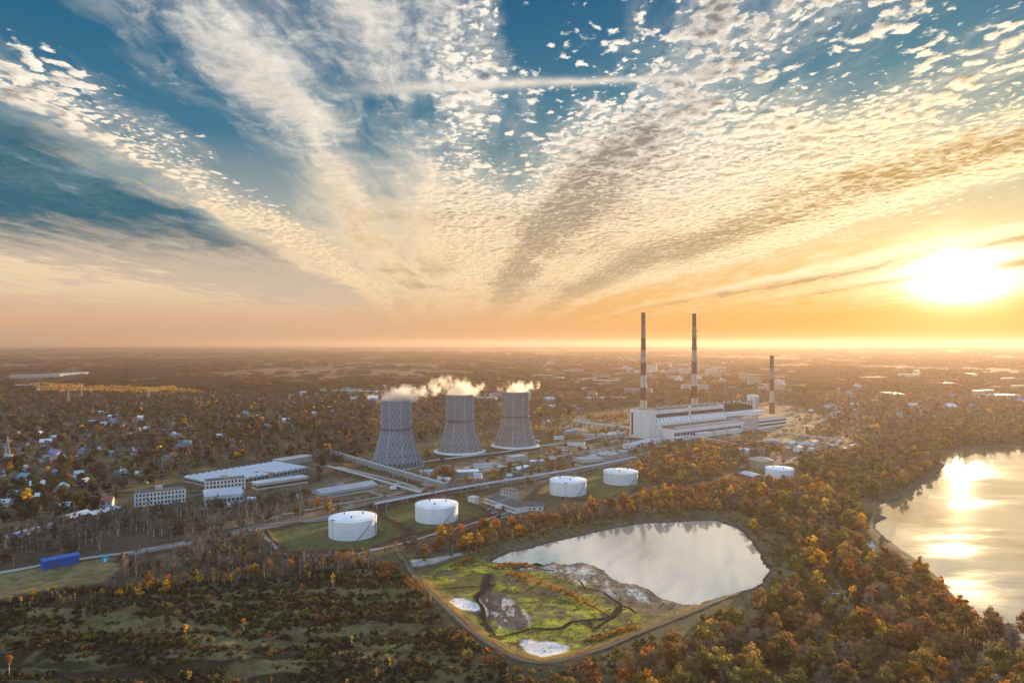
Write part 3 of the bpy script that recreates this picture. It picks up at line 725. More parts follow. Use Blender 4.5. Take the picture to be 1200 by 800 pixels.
# palette: name -> albedo
PAL = {'orange': (.46,.20,.032), 'golden': (.60,.37,.040), 'rusty red': (.32,.10,.032), 'russet brown': (.25,.140,.058), 'olive': (.20,.165,.046), 'dull green': (.095,.105,.032),
       'grey brown': (.175,.135,.100), 'mauve grey': (.125,.115,.122), 'dark green': (.022,.038,.026), 'ochre': (.36,.235,.065), 'dark brown': (.080,.058,.040)}
PN = list(PAL)

# places kept free of trees
CLEAR = [(POND, 3), (RIVER, 4), (MARSH, 1), (PLANT, -6), (FIELD, 2)] + [(y, 1) for y in YARD]
EXTRA_CLEAR = [WP([(215,556),(320,536),(372,545),(365,580),(290,596),(150,602),(150,572),(225,566)]), WP([(368,590),(370,572),(440,562),(450,578)]), WP([(520,590),(560,568),(640,585),(650,606),(560,612)])]
LINES = [(DYKE, 4.5), (WP([(-120,690),(0,672),(60,661),(100,655),(137,650)]), 6), (WP([(150,648),(220,636),(300,621),(385,608),(442,594)]), 7),
         (WP([(305,621),(310,631),(322,643),(337,652),(380,652),(420,650),(450,643)]), 4), (WP([(478,663),(535,650)]), 5), (WP([(1010,740),(1000,722),(990,708),(984,695),(978,682)]), 3),
         (WP([(105,570),(125,585),(135,605)]), 4), (WP([(0,578),(40,572),(105,570)]), 3), (WP([(905,700),(860,705),(820,722),(760,745)]), 4)]
def is_clear(x, y):
    ok = np.ones(x.shape, bool)
    for p, m in CLEAR: ok &= sd_far(x, y, p, 40) < -m
    for p in EXTRA_CLEAR: ok &= sd_far(x, y, p, 40) < 0
    for l, w in LINES: ok &= pdist(x, y, l, 30) > w
    return ok
def pick(r, names, weights, n):
    w = np.array(weights, float); return r.choice([PN.index(a) for a in names], n, p=w/w.sum())

TREES = []    # rows: x, y, kind, scale, palette, region
def scatter(x, y, kindname, pal, region, smin=.7, smax=1.25):
    x = np.asarray(x); n = len(x)
    if n == 0: return
    TREES.append((x, np.asarray(y), np.array([kindname]*n), rng.uniform(smin, smax, n), pal, np.array([region]*n)))
def sample(poly, area, clear=True, nz=None):
    """random points in a polygon, one per so many square metres"""
    lo, hi = poly.min(0), poly.max(0); n = int((hi-lo).prod()/area)
    x = rng.uniform(lo[0], hi[0], n); y = rng.uniform(lo[1], hi[1], n)
    k = inpoly(x, y, poly)
    k &= (y > 150) & (np.abs(x) < .80*y+25)
    x, y = x[k], y[k]
    if clear: c = is_clear(x, y); x, y = x[c], y[c]
    return x, y
def thinby(x, y, f):
    k = rng.random(len(x)) < f; return x[k], y[k]
def mixkinds(x, y, kinds, region, smin=.7, smax=1.25):
    """kinds: list of (weight, kind, [(palette, weight)...])"""
    w = np.array([k[0] for k in kinds], float); c = rng.choice(len(kinds), len(x), p=w/w.sum())
    for i, (_, kn, pw) in enumerate(kinds):
        s = c == i
        scatter(x[s], y[s], kn, pick(rng, [a for a, b in pw], [b for a, b in pw], int(s.sum())), region, smin, smax)

# 1 the wood between pond and river: dense, orange and brown
x, y = sample(WOODE, 26)
n = fbm(x/38, y/60, 71, 3); 
a = n > .54; b = (n <= .54) & (n > .42); c = n <= .42
mixkinds(x[a], y[a], [(7,'broadleaf',[('orange',2.2),('rusty red',.6),('russet brown',3.5),('golden',1.2),('ochre',3),('olive',1)]),(2.4,'bare',[('russet brown',2),('grey brown',2)])], 'woodeast', .5, 1.2)
mixkinds(x[b], y[b], [(6,'broadleaf',[('russet brown',4),('olive',3),('ochre',2),('orange',.7)]),(3,'bare',[('grey brown',2),('russet brown',2)])], 'woodeast', .5, 1.2)
mixkinds(x[c], y[c], [(6,'broadleaf',[('olive',4),('dull green',1.5),('ochre',1.5),('russet brown',3),('golden',.5)]),(3,'bare',[('grey brown',3)])], 'woodeast', .5, 1.2)
# 2 the strip between pond and tank yards
x, y = sample(WOODBANK, 22)
x, y = thinby(x, y, .55+.45*sst(fbm(x/20, y/20, 73, 3), .35, .6))
mixkinds(x, y, [(5,'broadleaf',[('russet brown',4),('orange',2.0),('ochre',2.2),('rusty red',.7),('golden',.9)]),(3,'bare',[('grey brown',2),('russet brown',2)]),(2,'birch',[('golden',1),('orange',1),('ochre',1)])], 'woodbank', .5, .95)
# 3 the far shore wood, dark olive
x, y = sample(WOODN, 60)
mixkinds(x, y, [(6,'broadleaf',[('olive',4),('dull green',2),('russet brown',2),('ochre',.8)]),(3,'bare',[('grey brown',2)])], 'woodnorth', .8, 1.3)
# 4 birch belt along the road on the left, bare with some gold
BELT = WP([(-120,675),(-60,640),(60,618),(150,600),(260,588),(380,572),(420,566),(440,580),(390,600),(300,618),(255,628),(160,640),(132,648),(60,656),(0,668)])
x, y = sample(BELT, 17); d = sst(fbm(x/26, y/12, 74, 3), .40, .58); x, y = thinby(x, y, d)
mixkinds(x, y, [(6,'barebirch',[('grey brown',3),('mauve grey',3)]),(3,'bare',[('grey brown',2),('dark brown',2)]),(.8,'birch',[('golden',1),('orange',1),('ochre',1)]),(1.2,'shrub',[('russet brown',1),('ochre',1)])], 'belt', .6, 1.0)
# 5 strips behind the bright field, with rows of small golden birches
STRIP = WP([(130,660),(150,645),(262,632),(306,630),(318,648),(335,660),(440,655),(470,650),(470,660),(430,668),(300,684),(150,694),(120,685)])
x, y = sample(STRIP, 11); x, y = thinby(x, y, sst(fbm(x/24, y/9, 75, 3), .38, .56))
mixkinds(x, y, [(4,'barebirch',[('grey brown',3),('mauve grey',3)]),(3,'bare',[('dark brown',3),('grey brown',2),('russet brown',1)]),(.9,'birch',[('golden',2),('orange',2),('ochre',1)]),(2,'shrub',[('russet brown',2),('dark brown',2)])], 'strip', .45, .85)
for ln, m in (([(150,693),(200,688),(262,681),(330,673),(400,665),(432,660)], 190), ([(255,664),(290,659),(330,654)], 60), ([(20,716),(80,706),(140,701),(200,695)], 26), ([(0,712),(40,703),(90,697)], 12), ([(395,656),(430,653),(470,650)], 24), ([(480,690),(500,702),(520,720)], 18)):
    l = smooth_line(WP(ln), 1.0); i = rng.integers(0, len(l), m); p = l[i]+rng.normal(size=(m, 2))*np.array([1.5, 2.2])
    mixkinds(p[:, 0], p[:, 1], [(9,'birch',[('golden',4),('orange',2),('ochre',2)]),(1,'broadleaf',[('golden',1),('orange',1)])], 'row', .34, .66)
# 6 shrubs on the cut-over ground in front
x, y = sample(SCRUB, 2.6); f = sst(fbm(x/22, y/7, 76, 3), .42, .58)*.75+.13; x, y = thinby(x, y, f)
mixkinds(x, y, [(10,'shrub',[('dark green',5),('dull green',3),('dark brown',4),('olive',1.3),('russet brown',.8)]),(.04,'birch',[('golden',1),('orange',1)])], 'scrub', .35, 1.05)
EDGE = WP([(430,664),(470,655),(500,690),(530,718),(570,752),(600,775),(600,800),(560,790),(520,745),(480,700)])
x, y = sample(EDGE, 7); x, y = thinby(x, y, sst(fbm(x/10, y/8, 79, 3), .42, .58))
mixkinds(x, y, [(5,'shrub',[('orange',3),('russet brown',3),('rusty red',1.5),('ochre',2)])], 'dyke', .6, 1.3)
x, y = sample(WP([(590,790),(660,785),(720,765),(790,732),(850,712),(880,712),(830,735),(760,765),(700,800),(600,840)]), 9); x, y = thinby(x, y, sst(fbm(x/9, y/9, 80, 3), .48, .6))
mixkinds(x, y, [(5,'shrub',[('russet brown',3),('ochre',2),('dark brown',2),('olive',1)])], 'dyke', .5, 1.2)
x, y = sample(WP([(470,665),(560,640),(640,622),(720,609),(800,601),(860,600),(890,612),(915,650),(915,690),(870,700),(893,685),(899,668),(880,632),(862,614),(838,606),(800,607),(755,610),(680,623),(600,643),(560,655)]), 5, False); k = (sd_far(x, y, POND, 40) < -4) & (hgt(x, y) > .2); x, y = x[k], y[k]; x, y = thinby(x, y, sst(fbm(x/8, y/8, 87, 3), .42, .6)*.8+.08)
mixkinds(x, y, [(5,'shrub',[('olive',4),('russet brown',3),('ochre',2),('dark brown',1)])], 'pondbank', .35, 1.0)
x, y = sample(WP([(872,606),(905,622),(932,648),(952,676),(935,705),(890,728),(830,748),(765,774),(705,798),(690,775),(770,745),(830,722),(890,690),(906,668),(896,650),(880,626)]), 9); x, y = thinby(x, y, sst(fbm(x/12, y/12, 88, 3), .46, .62))
mixkinds(x, y, [(6,'shrub',[('olive',4),('ochre',2),('russet brown',2)]),(1,'broadleaf',[('olive',2),('ochre',2),('golden',.5)])], 'pondbank', .4, .95)
for q in ([(578,665),(600,662),(620,661)], [(600,672),(631,682),(667,696),(690,708)], [(555,650),(545,658),(530,664),(540,668)], [(690,752),(720,742),(744,738)]):
    l = smooth_line(WP(q), .8); i = rng.integers(0, len(l), 60); p = l[i]+rng.normal(size=(60, 2))*1.3
    mixkinds(p[:, 0], p[:, 1], [(5,'shrub',[('orange',3),('ochre',2),('russet brown',1)])], 'marsh', .35, .75)
x, y = sample(MARSH, 5, False); k = (sd_far(x, y, POND, 40) < -3) & (hgt(x, y) > -.35); x, y = x[k], y[k]; x, y = thinby(x, y, sst(fbm(x/7, y/5, 89, 3), .50, .62)*.7+.03)
mixkinds(x, y, [(5,'shrub',[('ochre',3),('olive',3),('dull green',2),('russet brown',1)])], 'marsh', .14, .36)
# 7 trees round the works and towers
x, y = sample(PLANT, 60, False); ok = np.ones(len(x), bool)
for p in YARD: ok &= sd_far(x, y, p, 40) < -2
for l, w in LINES: ok &= pdist(x, y, l, 30) > w
PX = 600+x/y*F; PY = EYE+H*F/y
def notin(*polys):
    k = np.ones(len(x), bool)
    for p in polys: k &= ~inpoly(x, y, WP(p))
    return k
ok &= notin([(428,556),(436,538),(500,538),(500,556)],[(505,542),(505,525),(572,525),(572,545)],[(575,533),(575,516),(640,516),(640,533)],[(738,520),(738,488),(930,470),(930,505),(800,522)],[(560,612),(535,585),(600,570),(650,600)],[(385,530),(400,530),(530,578),(500,585),(380,555)],[(360,592),(370,562),(452,562),(452,582)],[(680,550),(680,528),(730,524),(730,545)],[(900,530),(905,515),(1015,520),(1010,532)])
x, y = x[ok], y[ok]; f = sst(fbm(x/30, y/40, 82, 3), .46, .60)*.8+.05; x, y = thinby(x, y, f)
mixkinds(x, y, [(3,'broadleaf',[('russet brown',3),('orange',2),('golden',1),('ochre',2)]),(3,'bare',[('grey brown',3),('russet brown',1)]),(2,'birch',[('golden',2),('orange',2)]),(3,'shrub',[('russet brown',2),('orange',1),('ochre',2)])], 'works', .45, .9)
x, y = sample(WP([(730,560),(790,522),(860,520),(925,530),(860,545),(850,560),(780,572)]), 45, False)
mixkinds(x, y, [(5,'broadleaf',[('russet brown',3),('ochre',2),('olive',2),('golden',.8),('orange',1)]),(3,'bare',[('grey brown',2)])], 'works', .6, 1.0)
# 8 garden suburb and woods on the left, and the plain behind: to 1.6 km as single trees
poly = WP([(-200,640),(-200,462),(1500,462),(1500,492),(1010,515),(930,472),(735,476),(640,493),(520,513),(440,533),(385,560),(330,600),(200,590),(60,612)])
x, y = sample(poly, 62); f = .26+.66*sst(fbm(x/70, y/60, 83, 4), .40, .58)*np.where(600+x/y*F > 430, .75, 1); x, y = thinby(x, y, f)
g = fbm(x/120, y/120, 84, 3); px = 600+x/y*F
a = (px < 430) & (g > .5); b = (px < 430) & (g <= .5); c = px >= 430
mixkinds(x[a], y[a], [(6,'bare',[('grey brown',2),('mauve grey',4),('dark brown',4)]),(3,'broadleaf',[('dark brown',5),('dark green',2),('russet brown',.6),('olive',1)]),(.25,'broadleaf',[('orange',1.5),('golden',1)])], 'suburb', .6, 1.25)
mixkinds(x[b], y[b], [(4,'bare',[('mauve grey',3),('dark brown',4)]),(5,'broadleaf',[('dull green',3),('dark green',4),('olive',1),('dark brown',3)]),(.8,'conifer',[('dark green',1)]),(.25,'broadleaf',[('golden',1),('orange',1)])], 'suburb', .6, 1.2)
mixkinds(x[c], y[c], [(6,'bare',[('grey brown',3),('mauve grey',2),('russet brown',1)]),(4,'broadleaf',[('russet brown',2),('olive',2),('dark brown',3),('ochre',.6)]),(.4,'broadleaf',[('orange',2),('golden',1)])], 'plain', .6, 1.2)
# larch row behind the towers
for ln, m in (([(405,505),(440,512),(480,512),(520,510),(575,508),(640,500)], 150), ([(610,498),(680,490),(735,484)], 80), ([(150,560),(200,545),(260,532),(320,520)], 60)):
    l = smooth_line(WP(ln), 2.0); i = rng.integers(0, len(l), m); p = l[i]+rng.normal(size=(m, 2))*np.array([8, 10.])
    mixkinds(p[:, 0], p[:, 1], [(5,'birch',[('orange',3),('golden',1),('ochre',3)]),(3,'barebirch',[('grey brown',2)])], 'larch', .8, 1.35)

TX = np.concatenate([t[0] for t in TREES]); TY = np.concatenate([t[1] for t in TREES]); TK = np.concatenate([t[2] for t in TREES])
TS = np.concatenate([t[3] for t in TREES]); TP = np.concatenate([t[4] for t in TREES]); TR = np.concatenate([t[5] for t in TREES])
TZ = hgt(TX, TY)
k = (TZ > -.45); TX, TY, TK, TS, TP, TR, TZ = (a[k] for a in (TX, TY, TK, TS, TP, TR, TZ))
TPX = 600+TX/TY*F; TPY = EYE+(H-TZ)*F/TY
TVIEW = (TPX > -4) & (TPX < 1204) & (TPY < 806)
TCOL = np.array([PAL[n] for n in PN])[TP]*rng.uniform(.78, 1.22, (len(TP), 1))*rng.uniform(.93, 1.07, (len(TP), 3))
print('trees', len(TX), {k: int((TK == k).sum()) for k in set(TK)})

WHERE = {'woodeast': 'in the dense autumn wood between pond and river', 'woodbank': 'in the tree strip between the pond and the tank yards', 'woodnorth': 'in the dark wood on the far river bank',
         'belt': 'in the belt along the pale road on the left', 'strip': 'in the thicket behind the pale grass field', 'row': 'in the low golden row along the heath', 'scrub': 'on the dark heath in front',
         'dyke': 'on the slope of the dyke track', 'pondbank': 'on the bank of the pond', 'marsh': 'at the edge of the bright moss', 'works': 'among the yards of the power works', 'suburb': 'between the gardens on the left', 'plain': 'on the hazy plain', 'larch': 'in the slim row behind the cooling towers'}
NAME = {'broadleaf': ('broadleaf_tree', 'broadleaf tree', 'tree'), 'bare': ('bare_tree', 'bare twiggy tree', 'tree'), 'birch': ('birch_tree', 'slim leafy birch', 'tree'), 'barebirch': ('bare_birch', 'leafless white stemmed birch', 'tree'),
        'conifer': ('conifer_tree', 'pointed conifer', 'tree'), 'shrub': ('shrub', 'low bushy shrub', 'shrub')}
SOLO = np.zeros(len(TX), bool); QUOTA = {'broadleaf': 230, 'bare': 70, 'birch': 170, 'barebirch': 100, 'shrub': 300, 'conifer': 30}
VAR = np.array([int(rng.integers(len(KINDS[k]))) for k in TK])
ROT = rng.uniform(0, 6.283, len(TX))
for kn, q in QUOTA.items():
    i = np.where((TK == kn) & TVIEW)[0]
    if len(i) == 0: continue
    hh = np.array([KINDS[kn][v][2] for v in VAR[i]])*TS[i]/TY[i]; SOLO[i[np.argsort(-hh)[:q]]] = True
def plant_solo():
    protos = {}
    for i in np.where(SOLO)[0]:
        kn = TK[i]; nm, txt, cat = NAME[kn]; key = (kn, VAR[i]); cm, tm, h, cr = KINDS[kn][VAR[i]]; col = PN[TP[i]]
        lab = f"{col} {txt} {WHERE[TR[i]]}"; grp = lab+'s' if False else f"{col} {txt}s {WHERE[TR[i]]}"
        loc = (TX[i], TY[i], TZ[i]-.1); sc = TS[i]
        if kn == 'shrub':
            o = bpy.data.objects.new(nm, cm); COL.objects.link(o); o.location = loc; o.rotation_euler = (0, 0, ROT[i]); o.scale = (sc*1.1, sc*1.1, sc)
            tag(o, lab, cat, grp); tint(o, TCOL[i]); continue
        r = thing(nm, loc, lab, cat, ROT[i], grp, (sc, sc, sc*rng.uniform(.92, 1.1)))
        c = bpy.data.objects.new('crown', cm); COL.objects.link(c); c.parent = r; tint(c, TCOL[i])
        t = bpy.data.objects.new('trunk', tm); COL.objects.link(t); t.parent = r
plant_solo()

def instancer(name, label, x, y, z, rot, scl, var, col, variants):
    """one object: a cloud of points, each grown into one of the variants"""
    me = bpy.data.meshes.new(name); n = len(x)
    me.vertices.add(n); me.vertices.foreach_set('co', np.column_stack([x, y, z]).astype(np.float32).ravel())
    def at(nm, typ, arr, fld='value'):
        a = me.attributes.new(nm, typ, 'POINT'); a.data.foreach_set(fld, np.ascontiguousarray(arr).ravel())
    at('rotz', 'FLOAT', rot.astype(np.float32)); at('variant', 'INT', var.astype(np.int32)); at('size', 'FLOAT_VECTOR', scl.astype(np.float32), 'vector')
    at('tint', 'FLOAT_COLOR', np.column_stack([col, np.ones(n)]).astype(np.float32), 'color')
    src = bpy.data.collections.new(name+' kinds')
    for i, v in enumerate(variants):
        cm, tm = v[0], v[1]
        if tm is not None:     # crown and trunk together for the mass
            a = bpy.data.meshes.new('v'); bm = bmesh.new(); bm.from_mesh(cm); k = len(bm.faces); bm.from_mesh(tm)
            bm.faces.ensure_lookup_table()
            for f in bm.faces[k:]: f.material_index = 1
            bm.to_mesh(a); bm.free(); a.materials.append(cm.materials[0]); a.materials.append(tm.materials[0]); cm = a
        src.objects.link(bpy.data.objects.new(f'{name} kind {i:03d}', cm))
    o = bpy.data.objects.new(name, me); COL.objects.link(o)
    g = bpy.data.node_groups.new(name, 'GeometryNodeTree')
    g.interface.new_socket('Geometry', in_out='INPUT', socket_type='NodeSocketGeometry'); g.interface.new_socket('Geometry', in_out='OUTPUT', socket_type='NodeSocketGeometry')
    N = g.nodes; L = g.links
    gi, go = N.new('NodeGroupInput'), N.new('NodeGroupOutput'); ip = N.new('GeometryNodeInstanceOnPoints'); ci = N.new('GeometryNodeCollectionInfo')
    ci.inputs['Collection'].default_value = src; ci.inputs['Separate Children'].default_value = True; ci.inputs['Reset Children'].default_value = True
    def na(nm, typ):
        a = N.new('GeometryNodeInputNamedAttribute'); a.data_type = typ; a.inputs['Name'].default_value = nm; return a.outputs['Attribute']
    cx = N.new('ShaderNodeCombineXYZ'); L.new(na('rotz', 'FLOAT'), cx.inputs[2])
    L.new(gi.outputs[0], ip.inputs['Points']); L.new(ci.outputs[0], ip.inputs['Instance']); ip.inputs['Pick Instance'].default_value = True
    L.new(na('variant', 'INT'), ip.inputs['Instance Index']); L.new(cx.outputs[0], ip.inputs['Rotation']); L.new(na('size', 'FLOAT_VECTOR'), ip.inputs['Scale'])
    L.new(ip.outputs[0], go.inputs[0])
    md = o.modifiers.new('grow', 'NODES'); md.node_group = g
    tag(o, label, kind='stuff'); return o

def mass(name, label, sel, kn, lod):
    i = np.where(sel)[0]
    if len(i) == 0: return
    vs = LOD[kn] if lod else KINDS[kn]
    v = VAR[i] % len(vs); s = TS[i]
    instancer(name, label, TX[i], TY[i], TZ[i]-.1, ROT[i], np.column_stack([s, s, s*rng.uniform(.9, 1.12, len(i))]), v, TCOL[i], vs)
far = TY > 620
for kn, nm, lab in (('broadleaf', 'broadleaf_wood', 'mass of brown and orange broadleaf wood'), ('bare', 'bare_wood', 'mass of bare grey brown wood'), ('birch', 'birch_wood', 'mass of small slim golden birches'),
                    ('barebirch', 'bare_birch_wood', 'mass of leafless white stemmed birches'), ('conifer', 'conifer_wood', 'scattered dark conifers far off'), ('shrub', 'undergrowth', 'mass of low dark shrubs and undergrowth')):
    s = (TK == kn) & ~SOLO
    if kn in LOD:
        mass(nm, lab+', nearer part', s & ~far, kn, False); mass('distant_'+nm, lab+', far part', s & far, kn, True)
    else: mass(nm, lab, s, kn, False)

# 9 woods on the plain beyond 1.6 km, as patches of canopy
def far_wood():
    n = 60000
    D = np.sqrt(rng.uniform(1560**2, 14000**2, n)); D = np.where(rng.random(n) < .5, np.exp(rng.uniform(np.log(1560), np.log(12000), n)), D)
    ax = rng.uniform(-.85, .85, n); x = ax*D; y = D
    f = fbm(x/520, y/900, 51, 4); f2 = fbm(x/130, y/160, 86, 3)
    f = f+.25*(fbm(x/150, y/260, 52, 3)-.5)
    dens = np.where(f < .59, .80, .06)*np.where(f2 > .40, 1, .25)*np.clip(2600/D, .35, 1)
    dens *= np.where(inpoly(x, y, WP([(5,447),(5,437),(110,436),(110,443)])), 0, 1)
    gold = inpoly(x, y, WP([(40,451.5),(130,455),(200,456),(255,463),(240,468),(150,463.5),(50,461)]))
    dens = np.where(gold, .9, dens)
    k = rng.random(n) < dens*.55; x, y, f, gold, D = x[k], y[k], f[k], gold[k], D[k]
    m = len(x); c = np.array([(.070,.052,.042), (.085,.058,.040), (.045,.042,.030), (.095,.070,.045), (.060,.050,.045)])[rng.integers(0, 5, m)]*rng.uniform(.7, 1.3, (m, 1))
    c = np.where((rng.random(m) < .06)[:, None], np.array([.24, .12, .035]), c); c = np.where((f < .44)[:, None], c*np.array([.62, .72, .72]), c)
    c = np.where(gold[:, None], np.array([.44, .25, .065])*rng.uniform(.8, 1.15, (m, 1)), c)
    s = np.clip(D/2600, .8, 2.6)*rng.uniform(.7, 1.2, m)
    instancer('distant_forest', 'far off autumn woods fading into the haze of the plain', x, y, hgt(x, y)-.3, rng.uniform(0, 6.28, m), np.column_stack([s, s, np.clip(s, .7, 1.4)*rng.uniform(.8, 1.15, m)]), rng.integers(0, 3, m), c, [(p, None) for p in PATCH])
    print('patches', m)
far_wood()

# ------------------------------------------------------------------ the power works
def tower_r(z):
    """half width of a cooling tower: straight neck above, flaring skirt below"""
    if z > 37: return 15.0 + .5*((z-37)/27)*0
    t = (37-z)/37; return 15.2 + 9.6*t**1.35
def cooling_tower(px, py, label, col, plinth, rz, legs, frame):
    x, y = W(px, py); r = thing('cooling_tower', (x, y, .4), label, 'cooling tower', rz)
    n = 26; zb = 5.0 if legs else 3.2
    prof = [(tower_r(z), z) for z in np.linspace(zb, 64, 22)]
    m = MB().lathe(prof, n); m.lathe([(rr-.5, z) for rr, z in prof][::-1], n)
    tint(m.build('shell', MATS['tower_shell'], r), col)
    m = MB(); zl = list(np.linspace(zb, 63.4, 18))       # criss-cross steel outside the cladding
    for j in range(len(zl)-1):
        for k in range(n):
            a0 = 2*math.pi*(k+.5*(j % 2))/n
            for s in (-.5, .5):
                a1 = a0+s*2*math.pi/n; r0, r1 = tower_r(zl[j])*.995+.3, tower_r(zl[j+1])*.995+.3
                m.tube((r0*math.cos(a0), r0*math.sin(a0), zl[j]), (r1*math.cos(a1), r1*math.sin(a1), zl[j+1]), .25, .25, 4)
    for k in range(0, n, 3):
        a = 2*math.pi*k/n
        for j in range(len(prof)-1):
            (r0, z0), (r1, z1) = prof[j], prof[j+1]
            m.tube(((r0+.25)*math.cos(a), (r0+.25)*math.sin(a), z0), ((r1+.25)*math.cos(a), (r1+.25)*math.sin(a), z1), .5, .5, 4)
    tint(m.build('lattice_frame', MATS['painted'], r), frame)
    m = MB().lathe([(15.2, 36.2), (16.5, 36.2), (16.5, 37.3), (15.2, 37.3)], n); tint(m.build('gallery', MATS['painted'], r), [c*.25 for c in frame])
    for zz in (12.0, 24.0):
        rr = tower_r(zz); m = MB().lathe([(rr-.1, zz), (rr+.75, zz), (rr+.75, zz+.6), (rr-.1, zz+.6)], n); tint(m.build('hoop', MATS['painted'], r), [c*.7 for c in frame])
    m = MB().lathe([(14.7, 63.2), (16.0, 63.2), (16.0, 64.3), (14.6, 64.3)], n); tint(m.build('rim', MATS['painted'], r), [c*.8 for c in frame])
    if legs:
        m = MB()
        for k in range(36):
            for s in (-.5, .5):
                a0, a1 = 2*math.pi*k/36, 2*math.pi*(k+s)/36
                m.tube((26*math.cos(a0), 26*math.sin(a0), 0), (24.6*math.cos(a1), 24.6*math.sin(a1), 5.2), .36, .36, 5)
        m.build('support_legs', MATS['steel'], r)
        MB().lathe([(22.5, 0), (22.5, 4.6)], n).build('water_curtain', MATS['steel_dark'], r)
        MB().lathe([(27.5, -.5), (27.5, 1.0), (26.6, 1.0), (26.6, -.5)], 36).build('basin_wall', MATS['concrete'], r)
    else:
        MB().lathe([(23.0, 0), (23.0, 3.4)], n).build('water_curtain', MATS['steel_dark'], r)
        m = MB().lathe([(24.2, 3.1), (28.2, 2.4), (28.2, 3.3), (24.4, 4.4)], 40); tint(m.build('skirt_ring', MATS['painted'], r), (.50, .48, .45))
        m = MB()
        for k in range(30):
            a = 2*math.pi*k/30; m.tube((27.6*math.cos(a), 27.6*math.sin(a), -.4), (27.6*math.cos(a), 27.6*math.sin(a), 2.6), .25, .25, 5)
        m.build('support_legs', MATS['steel_dark'], r)
        MB().lathe([(29.5, -.5), (29.5, .9), (28.8, .9), (28.8, -.5)], 36).build('basin_wall', MATS['concrete_dark'], r)
    # stair up the side
    m = MB(); a = 2.2
    for j in range(len(prof)-1):
        (r0, z0), (r1, z1) = prof[j], prof[j+1]
        m.tube(((r0+1)*math.cos(a), (r0+1)*math.sin(a), z0), ((r1+1)*math.cos(a), (r1+1)*math.sin(a), z1), .5, .5, 4)
    m.build('ladder', MATS['steel_dark'], r)
    return x, y
T1 = cooling_tower(464.5, 545.5, 'blue grey cooling tower on slanting legs, nearest of the three', (.125, .145, .178), False, .1, True, (.275, .305, .350))
T2 = cooling_tower(539, 532, 'grey cooling tower with a pale skirt ring, middle of the row', (.150, .150, .152), True, .05, False, (.32, .318, .318))
T3 = cooling_tower(604, 525, 'brownish grey cooling tower with a pale skirt ring, nearest the chimneys', (.155, .146, .138), True, .2, False, (.32, .30, .285))

def steam_mat(name, dens, cut):
    m, t = new_mat(name); p = objco(t)
    q = t.vm('ADD', p, t.vm('SCALE', t.vm('SUBTRACT', t.noise(p, .06, 3, .6, color=True), (.5, .5, .5)), sc=16.0))
    n = t.noise(q, .085, 6, .66)
    sx = t.node('ShaderNodeSeparateXYZ'); t.l.new(p, sx.inputs[0]); X, Y, Z = sx.outputs
    core = t.sub(1.0, t.vm('LENGTH', t.vec(t.div(X, 20.), t.div(Y, 17.), t.div(t.sub(Z, 2.5), 12.5))))
    wisp = t.sub(1.0, t.vm('LENGTH', t.vec(t.div(t.sub(X, 8.0*cut), 40.), t.div(Y, 18.), t.div(t.sub(Z, t.add(7.0, t.mul(X, .10*cut))), 12.))))
    f = t.mx(t.mul(core, 1.3), t.mul(wisp, .62))
    d = t.ss(t.add(f, t.mul(t.sub(n, .5), 2.6)), .24, .62)
    d = t.mul(t.mul(d, t.ss(Z, -2.2, -.8)), t.ss(f, 0.0, .1))
    v = t.node('ShaderNodeVolumePrincipled'); v.inputs['Color'].default_value = (1., 1., 1., 1); t.put(v.inputs['Density'], t.mul(d, dens)); v.inputs['Anisotropy'].default_value = .7
    o = t.node('ShaderNodeOutputMaterial'); t.l.new(v.outputs[0], o.inputs['Volume']); m.cycles.volume_step_rate = 1.0 if hasattr(m.cycles, 'volume_step_rate') else 1; return m
for (x, y), c, lab, sc in ((T1, .9, 'golden lit steam drifting off the nearest cooling tower', (1.05, 1, 1.0)), (T2, -.65, 'ragged golden steam rising off the middle cooling tower', (1.0, 1, 1.25)), (T3, .8, 'small golden steam puff on the cooling tower nearest the chimneys', (.72, .8, .85))):
    s = bpy.data.objects.new('steam_plume', None)
    bm = bmesh.new(); bmesh.ops.create_icosphere(bm, subdivisions=3, radius=1.0)
    for v in bm.verts: v.co = Vector((v.co.x*52, v.co.y*22, v.co.z*14+11.5))
    me = bpy.data.meshes.new('steam_plume'); bm.to_mesh(me); bm.free(); me.materials.append(steam_mat('steam', .12, c))
    o = bpy.data.objects.new('steam_plume', me); COL.objects.link(o); bpy.data.objects.remove(s)
    o.location = (x, y, 64.2); o.scale = sc; o.rotation_euler = (0, 0, -.05); tag(o, lab, 'steam')

